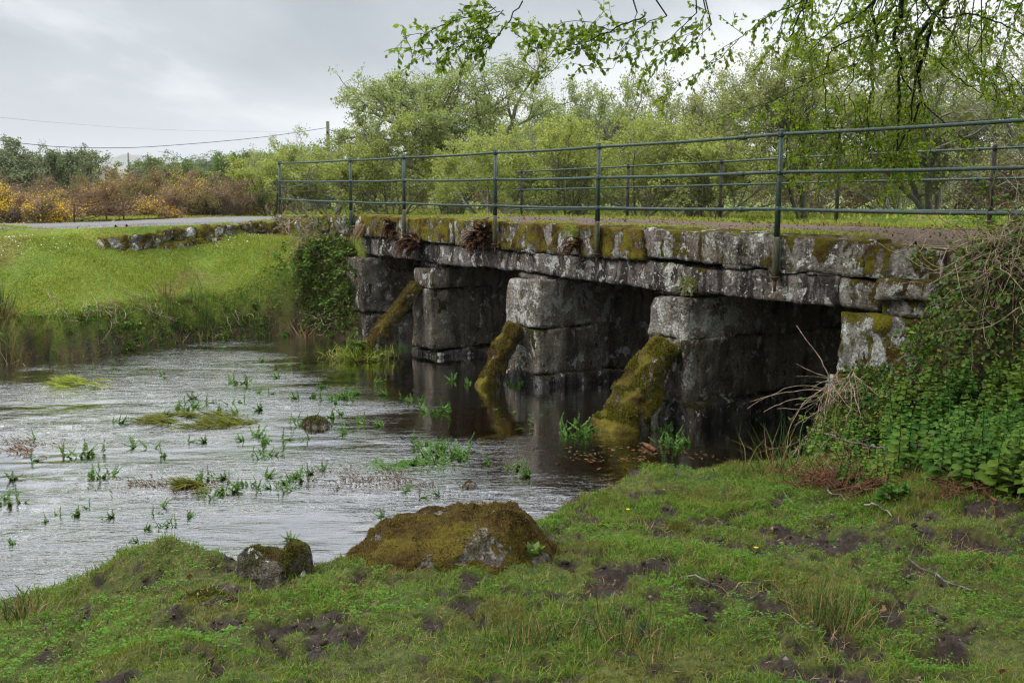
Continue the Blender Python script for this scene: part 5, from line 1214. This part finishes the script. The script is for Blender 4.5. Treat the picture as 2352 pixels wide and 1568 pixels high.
# ------------------------------------------------------------------ plants in the stream
def frond(seed, n=6, L=.2, wide=.5):
    rg = np.random.default_rng(seed); V_ = []; F_ = []; k = 0; pos = []; ax = []; sz = []; mb = MB()
    for i in range(n):
        a = rg.random() * 6.28; e = rg.uniform(.15, wide); j_ = .09 if n > 8 else .015; P, _ = wiggle((rg.normal() * j_ * 1.5, rg.normal() * j_, -.05), (math.cos(a) * e - .35, math.sin(a) * e, .75), L * rg.uniform(.6, 1.15), 6, rg, .14, .07)
        tube(mb, P, .0035, 3, False)
        for j in range(1, 19):
            u = 1.2 + j / 18 * 4.75; i0 = min(int(u), 5); b = P[i0] + (P[i0 + 1] - P[i0]) * (u - i0); t = nrm(P[i0 + 1] - P[max(i0 - 1, 0)]); s_ = nrm(np.cross(t, [0, 0, 1.]) + 1e-4)
            for g_ in (-1, 1): pos.append(b); ax.append(s_ * g_ + t * .5 + [0, 0, .2]); sz.append(L * .17 * (1.15 - .8 * j / 18) * rg.uniform(.6, 1.2))
    pos = np.array(pos); V, Fc = scatter(LEAF4, pos, np.array(ax), nrm(rg.normal(size=pos.shape) * .35 + [0, 0, 1]), np.array(sz)); mb.add(V, Fc)
    o = mb.build('water_plant', M['water_plant'], None, smooth=False); return o
protos = [frond(501, 4, .2), frond(502, 7, .22), frond(503, 3, .24, .9), frond(504, 16, .24, .9), frond(505, 2, .26, .6)]
C6 = [(1610,470,3),(1745,330,1),(1840,385,1),(1955,355,0),(2035,360,0),(1880,440,1),(2175,500,2),(1100,425,4),(630,375,0),(780,375,0),(1720,545,2),(1810,545,0),(2010,580,1),(2095,570,1),(2275,590,3),(2340,580,1),(1300,570,2),(1390,610,0),(1545,620,4),(1640,605,0),(1460,670,1),(800,740,1),(760,740,0),(2030,745,3),(2225,700,1),(2310,680,2),(930,910,2),(1010,915,4),(1090,955,0),(1380,865,1),(1270,870,0),(1640,860,1),(1710,840,2),(1775,880,1),(1905,855,0),(2070,850,0),(2330,820,2),(1790,965,3),(230,850,0),(545,950,3),(215,995,0),(90,1110,2),(605,1100,2),(670,1100,3),(740,1090,2),(60,1280,3),(1380,1120,3),(1510,1110,1),(1440,1230,3),(1640,1180,3),(1790,1110,1),(1820,1180,1),(1920,1190,3),(2010,1110,1),(2100,1080,1),(2170,1070,2),(520,1350,1),(400,1370,0),(310,1395,0),(760,1370,1),(1060,1310,2),(1030,1355,0),(1130,1430,3),(1270,1380,1),(980,1450,1),(930,1540,1),(1940,1530,2),(90,1562,1),(600,1310,0),(1560,1200,1),(1330,1240,0),(1490,1200,1),(1240,650,3),(1300,640,1),(1100,690,1),(1600,680,1),(1750,650,1)]
C4 = [(90,1340,1),(160,1310,3),(235,1300,2),(340,1230,1),(420,1310,1),(590,1350,3),(740,1420,3),(850,1220,2),(970,1240,1),(1270,1240,3),(1700,1530,3),(820,1020,2),(905,1015,2),(960,1000,1),(220,1490,0),(260,1500,0),(390,1520,1),(540,1000,3),(440,1000,1)]
D = [(.3417 * x, 717.6 + .3417 * y, k) for x, y, k in C6] + [(746 + .3417 * x, 459 + .3417 * y, k) for x, y, k in C4] + [(1190,1075,3),(1215,1092,1),(1000,1045,3),(1045,1040,3),(955,1062,1),(1025,1055,3),(940,1132,2),(965,1142,0),(1008,1135,1),(880,1190,2),(925,1190,1),(1572,1009,2),(1586,1018,1),(1540,1022,3),(1515,985,3),(1320,1000,3),(1345,990,1),(1120,1058,0),(85,1368,4),(665,1245,2),(1665,1100,1),(980,1030,3),(1060,1055,1),(660,1110,1),(690,1100,3),(350,720+60,1),(500,772,1),(560,775,1),(610,770,3),(640,768,1),(660,772,1),(300,790,1)]
bands = [(0, 850, 'under the far bank'), (850, 960, 'level with the grassy tussock'), (960, 1010, 'level with the dark stone'), (1010, 1075, 'just below the dark stone'), (1075, 1140, 'level with the brown weed'), (1140, 1200, 'in open nearer water'), (1200, 1500, 'close to the near bank')]
kinds = ['tiny sprig', 'small feathery clump', 'slender leaning spray', 'bushy bright clump', 'single upright frond']
D.sort(key=lambda t: t[0]); cnt = {}; tot = {}
def bandof(y): return next(i for i, b in enumerate(bands) if b[0] <= y < b[1])
for x, y, k in D: tot[(bandof(y), k)] = tot.get((bandof(y), k), 0) + 1
ordn = ['leftmost', 'second from the left', 'third from the left', 'fourth from the left', 'fifth from the left', 'sixth from the left', 'seventh from the left', 'eighth from the left', 'ninth from the left', 'tenth from the left', 'eleventh from the left', 'twelfth from the left', 'thirteenth from the left', 'fourteenth from the left']
used = set(); rg = np.random.default_rng(8)
for x, y, k in D:
    b = bandof(y); i = cnt.get((b, k), 0); cnt[(b, k)] = i + 1; n_ = tot[(b, k)]
    pos_ = '' if n_ == 1 else (ordn[i] if i < n_ - 1 or n_ < 3 else 'rightmost') + ' '
    if n_ == 2: pos_ = ['left ', 'right '][i]
    lb = f'{pos_}{kinds[k]} in the stream {bands[b][2]}'
    src = protos[k]; o = src if k not in used else src.copy()
    if k in used: COL.objects.link(o)
    used.add(k); c = at_z(x, y, 0); o.location = (c[0], c[1], 0); o.rotation_euler = (0, 0, rg.random() * 6.28); s_ = rg.uniform(.6, .95) * (.55 if y > 1200 else .65 if y > 1130 else .75 if y > 1060 else .9); s_ *= 1.15; s_ *= (1.9 if k == 4 and y > 1300 else 1); o.scale = (s_, s_, s_)
    tag(o, lb, 'water plant', 'leafy water plants standing in the stream')
# floating weed mats
def weed(px0, px1, py0, py1, n, h, label, seed, mat='weed', tuss=0., name='weed_mat', w=.012, up_=0.):
    rg = np.random.default_rng(seed); cx, cy = (px0 + px1) / 2, (py0 + py1) / 2
    t = rg.normal(size=(n, 2)) * .36; t = t[np.hypot(t[:, 0], t[:, 1]) < 1]; P = np.array([at_z(cx + a * (px1 - px0) / 2, cy + b * (py1 - py0) / 2, 0) for a, b in t])
    k_ = fbm(P * [3.2, 5.5, 0] + seed * 3.3, 3) > -.10; P = P[k_]; t = t[k_]
    P[:, 2] = .004 + tuss * (1 - np.hypot(t[:, 0], t[:, 1]))
    d = nrm(np.stack([-.9 + rg.normal(size=len(P)) * .3, -.25 + rg.normal(size=len(P)) * .3, .03 + np.abs(rg.normal(size=len(P))) * .06 + tuss * 1.2], 1))
    d = nrm(d + np.array([0, 0, up_]))
    V, Fs = blades(P, d, h * (.5 + rg.random(len(P))), w, .25, rg); V[:, 2] = np.maximum(V[:, 2], .003)
    tag(build(name, V, Fs, M[mat], None, smooth=False), label, 'water weed', kind='stuff')
weed(110, 275, 868, 898, 1900, .17, 'grassy tussock standing in the far left of the stream', 1, 'grass_far', .07, 'grass_tussock')
weed(300, 620, 945, 985, 3600, .15, 'long olive mat of trailing weed in mid stream', 2, 'weed', .02)
weed(400, 490, 1100, 1140, 1100, .16, 'olive-brown weed patch in the nearer water left of the leafy clumps', 3, 'weed', .03)
weed(150, 620, 1085, 1150, 620, .035, 'sparse reddish-brown weed tips around the olive-brown patch', 4, 'litter', .0, w=.008, up_=.8)
weed(-60, 190, 990, 1060, 700, .05, 'reddish-brown weed tips at the left edge of the stream', 5, 'litter', .0, w=.009, up_=.6)
weed(600, 1180, 1055, 1145, 1300, .03, 'scattered brown weed tips before the bushy clumps near the right bank', 6, 'litter', 0., w=.008, up_=.8)
weed(820, 1060, 1040, 1085, 1200, .07, 'green weed bed among the bushy clumps near the right bank', 7, 'water_plant', .01, w=.008)
weed(1200, 1700, 1010, 1080, 380, .035, 'drifting brown leaves and weed on the dark water under the bridge', 8, 'litter', 0., w=.02)
weed(1100, 1350, 900, 1000, 60, .06, 'submerged green weed under the middle opening', 9, 'water_plant', 0.)
mb = MB(); a = at_z(1475, 1016, .02); b = at_z(1505, 1034, .02); tube(mb, [a, (a + b) / 2, b], [.01, .03, .022], 6); tag(mb.build('drift_wood', M['drybrown'], None), 'short brown piece of wood floating beyond the broad leaning stone', 'driftwood')
# broad-leaved plant below the large boulder
c = at_z(1225, 1310, 1.0); c[2] = float(hz(c[0], c[1])[0])
ang = np.arange(9) * 2.4; ax = np.stack([np.cos(ang) * .7, np.sin(ang) * .7, .6 + .8 * rg.random(9)], 1)
V, Fc = scatter(LEAF6, np.repeat(c[None] + [0, 0, .03], 9, 0), ax, nrm(np.stack([-np.cos(ang), -np.sin(ang), np.ones(9)], 1)), .085); V2 = V
tag(build('foxglove', V, Fc, M['bright'], None, smooth=False), 'pale green rosette of broad leaves growing against the large boulder', 'plant')

# crumbled soil in the trampled patches
n = 26000; x = rng.uniform(-3.2, 4.4, n); y = rng.uniform(2.9, 8.6, n); z_, m_, sd_ = height(x, y); k = (m_ > .72) & (sd_ > .1) & (sdq(x, y) > 1.3) & (rng.random(n) < .8); x, y, z_ = x[k], y[k], z_[k]; n = len(x)
O_ = np.array([[1, 0, 0], [0, 1, 0], [-1, 0, 0], [0, -1, 0], [0, 0, 1], [0, 0, -1]], float); OF = np.array([[0, 1, 4], [1, 2, 4], [2, 3, 4], [3, 0, 4], [1, 0, 5], [2, 1, 5], [3, 2, 5], [0, 3, 5]])
sc_ = (.004 + .016 * rng.random(n) ** 3)[:, None, None]; V = O_[None] * sc_ * rng.uniform(.6, 1.3, (n, 6, 1)) * np.array([1.2, 1, .8]); an = rng.random(n) * 6.28; ca, sa = np.cos(an)[:, None], np.sin(an)[:, None]
V = np.stack([V[..., 0] * ca - V[..., 1] * sa, V[..., 0] * sa + V[..., 1] * ca, V[..., 2]], -1) + np.stack([x, y, z_ + .002], 1)[:, None]
sm = NT('soil_crumbs'); cc = sm.ramp(sm.n('NewGeometry').outputs['Random Per Island'], [(0., (.010, .006, .004)), (.5, (.035, .021, .014)), (.85, (.07, .045, .03)), (1., (.16, .13, .10))])
tag(build('soil_crumbs', V.reshape(-1, 3), (OF[None] + np.arange(n)[:, None, None] * 6).reshape(-1, 3), sm.out(sm.princ(cc, .8)), None), 'crumbled dark soil and grit in the trampled patches', 'soil', kind='stuff')
n = 6000; s_ = rng.uniform(-8, 12, n); q_ = -rng.uniform(.5, 4.1, n); x = A0[0] + s_ * EV[0] - q_ * NV[0]; y = A0[1] + s_ * EV[1] - q_ * NV[1]; k = rng.random(n) < sst(12, 4, s_) * (.4 + .6 * (np.abs(q_ + 2.2) > 1.1)); x, y = x[k], y[k]
V, Fc = scatter(LEAF4, np.stack([x, y, road_z(x, y) + .045], 1), rdir(len(x), rng), rdir(len(x), rng, 3), .032 * (.5 + rng.random(len(x)))); tag(build('leaf_litter', V, Fc, M['litter'], None, smooth=False), 'reddish-brown leaf litter spread along the lane on the bridge', 'leaf litter', kind='stuff')

# ------------------------------------------------------------------ light, air, camera
def world():
    w = bpy.data.worlds.new('World'); SC.world = w; w.use_nodes = True; t = w.node_tree; t.nodes.clear()
    s = NT.__new__(NT); s.t = t
    sky = t.nodes.new('ShaderNodeTexSky'); sky.sky_type = 'NISHITA'; sky.sun_disc = False
    sky.sun_elevation = math.radians(42); sky.sun_rotation = math.radians(-112); sky.air_density = 1.; sky.dust_density = 3.
    tc = t.nodes.new('ShaderNodeTexCoord'); D = tc.outputs['Generated']
    sep = s.n('SeparateXYZ', Vector=D)
    ze = s.math('MAXIMUM', sep.outputs['Z'], 0.)
    # project the view direction on a cloud layer so the clouds flatten towards the horizon
    den = s.math('ADD', ze, .22)
    cx = s.math('DIVIDE', sep.outputs['X'], den); cy = s.math('DIVIDE', sep.outputs['Y'], den)
    cv = s.n('CombineXYZ', X=cx, Y=cy, Z=0.).outputs[0]
    n1 = s.noise(cv, .7, 6, .5, .4)
    # a heavy bank of cloud to the left, thinner brighter cloud to the right
    az = s.math('ADD', s.math('MULTIPLY', cx, -.07), s.math('MULTIPLY', s.math('MINIMUM', s.math('SUBTRACT', ze, .08), .10), .6))
    v = s.math('ADD', n1, az)
    lum = s.ramp(v, [(.38, (1., 1.01, 1.02)), (.47, (.82, .845, .87)), (.55, (.47, .50, .535)), (.66, (.34, .375, .415))])
    el = s.math('ADD', .60, s.math('MULTIPLY', s.math('MAXIMUM', s.math('SUBTRACT', ze, .18), 0.), 4.0))
    mul = s.n('VectorMath', _operation='SCALE', i0=lum); t.links.new(el, mul.inputs['Scale'])
    hzn = s.ramp(ze, [(0., 1.), (.13, 0.)])
    hc = s.mix(s.ramp(s.math('ADD', sep.outputs['X'], .5), [(.05, 0.), (.42, 1.)]), (.22, .223, .25), (.50, .51, .525))
    c = s.mix(s.math('MULTIPLY', hzn, .85), mul.outputs[0], hc)
    c10 = s.n('VectorMath', _operation='SCALE', i0=c); c10.inputs['Scale'].default_value = 10.
    mixd = s.mix(.93, sky.outputs[0], c10.outputs[0])
    bg = s.n('Background', Color=mixd, Strength=.1)
    o = t.nodes.new('ShaderNodeOutputWorld'); t.links.new(bg.outputs[0], o.inputs['Surface'])
world()
sun = bpy.data.lights.new('sun', 'SUN'); sun.energy = 1.5; sun.angle = math.radians(25); sun.color = (1, .96, .9)
so = bpy.data.objects.new('sun', sun); COL.objects.link(so)
dv = Vector((math.sin(math.radians(-112)) * math.cos(math.radians(42)), math.cos(math.radians(-112)) * math.cos(math.radians(42)), math.sin(math.radians(42))))
so.rotation_euler = dv.to_track_quat('Z', 'Y').to_euler()

HAZE = True
if HAZE:
    hb = np.array([(x, y, z) for x in (-5600, 5600) for y in (-310, 5400) for z in (-6, 260)], float)
    hf_ = np.array([(0, 1, 3, 2), (4, 6, 7, 5), (0, 4, 5, 1), (2, 3, 7, 6), (0, 2, 6, 4), (1, 5, 7, 3)])
    m = bpy.data.materials.new('mist'); m.use_nodes = True; m.node_tree.nodes.clear()
    pv = m.node_tree.nodes.new('ShaderNodeVolumePrincipled'); pv.inputs['Color'].default_value = (.66, .67, .72, 1); pv.inputs['Density'].default_value = .00022
    mo = m.node_tree.nodes.new('ShaderNodeOutputMaterial'); m.node_tree.links.new(pv.outputs[0], mo.inputs['Volume'])
    tag(build('haze', hb, hf_, m, smooth=False), 'thin mist over the moor', kind='stuff')

cam = bpy.data.cameras.new('camera'); cam.lens = F / 2352 * 36; cam.sensor_width = 36; cam.clip_end = 12000; cam.clip_start = .05
co = bpy.data.objects.new('camera', cam); COL.objects.link(co)
fw = Vector((0, math.cos(PITCH), -math.sin(PITCH))); rt = Vector((1, 0, 0)); up = rt.cross(fw)
c_, s_ = math.cos(ROLL), math.sin(ROLL)
r2 = rt * c_ + up * s_; u2 = up * c_ - rt * s_
Mx = Matrix((( r2.x, u2.x, -fw.x, 0), (r2.y, u2.y, -fw.y, 0), (r2.z, u2.z, -fw.z, EYE), (0, 0, 0, 1)))
co.matrix_world = Mx; SC.camera = co
SC.view_settings.view_transform = 'Standard'; SC.view_settings.look = 'None'; SC.view_settings.exposure = .93; SC.view_settings.gamma = 1.
SC.cycles.max_bounces = 8; SC.cycles.transparent_max_bounces = 12; SC.cycles.volume_bounces = 1
SC.cycles.caustics_reflective = False; SC.cycles.caustics_refractive = False
print('script', round(time.time() - T0, 1), 's')
SC.cycles.use_denoising = True; SC.cycles.denoiser = 'OPENIMAGEDENOISE'; SC.cycles.denoising_input_passes = 'RGB_ALBEDO_NORMAL'; SC.cycles.denoising_prefilter = 'NONE'; SC.cycles.pixel_filter_type = 'BLACKMAN_HARRIS'; SC.cycles.filter_width = 1.25; SC.cycles.use_adaptive_sampling = False; SC.cycles.sample_clamp_indirect = 4.; SC.cycles.sample_clamp_direct = 12.
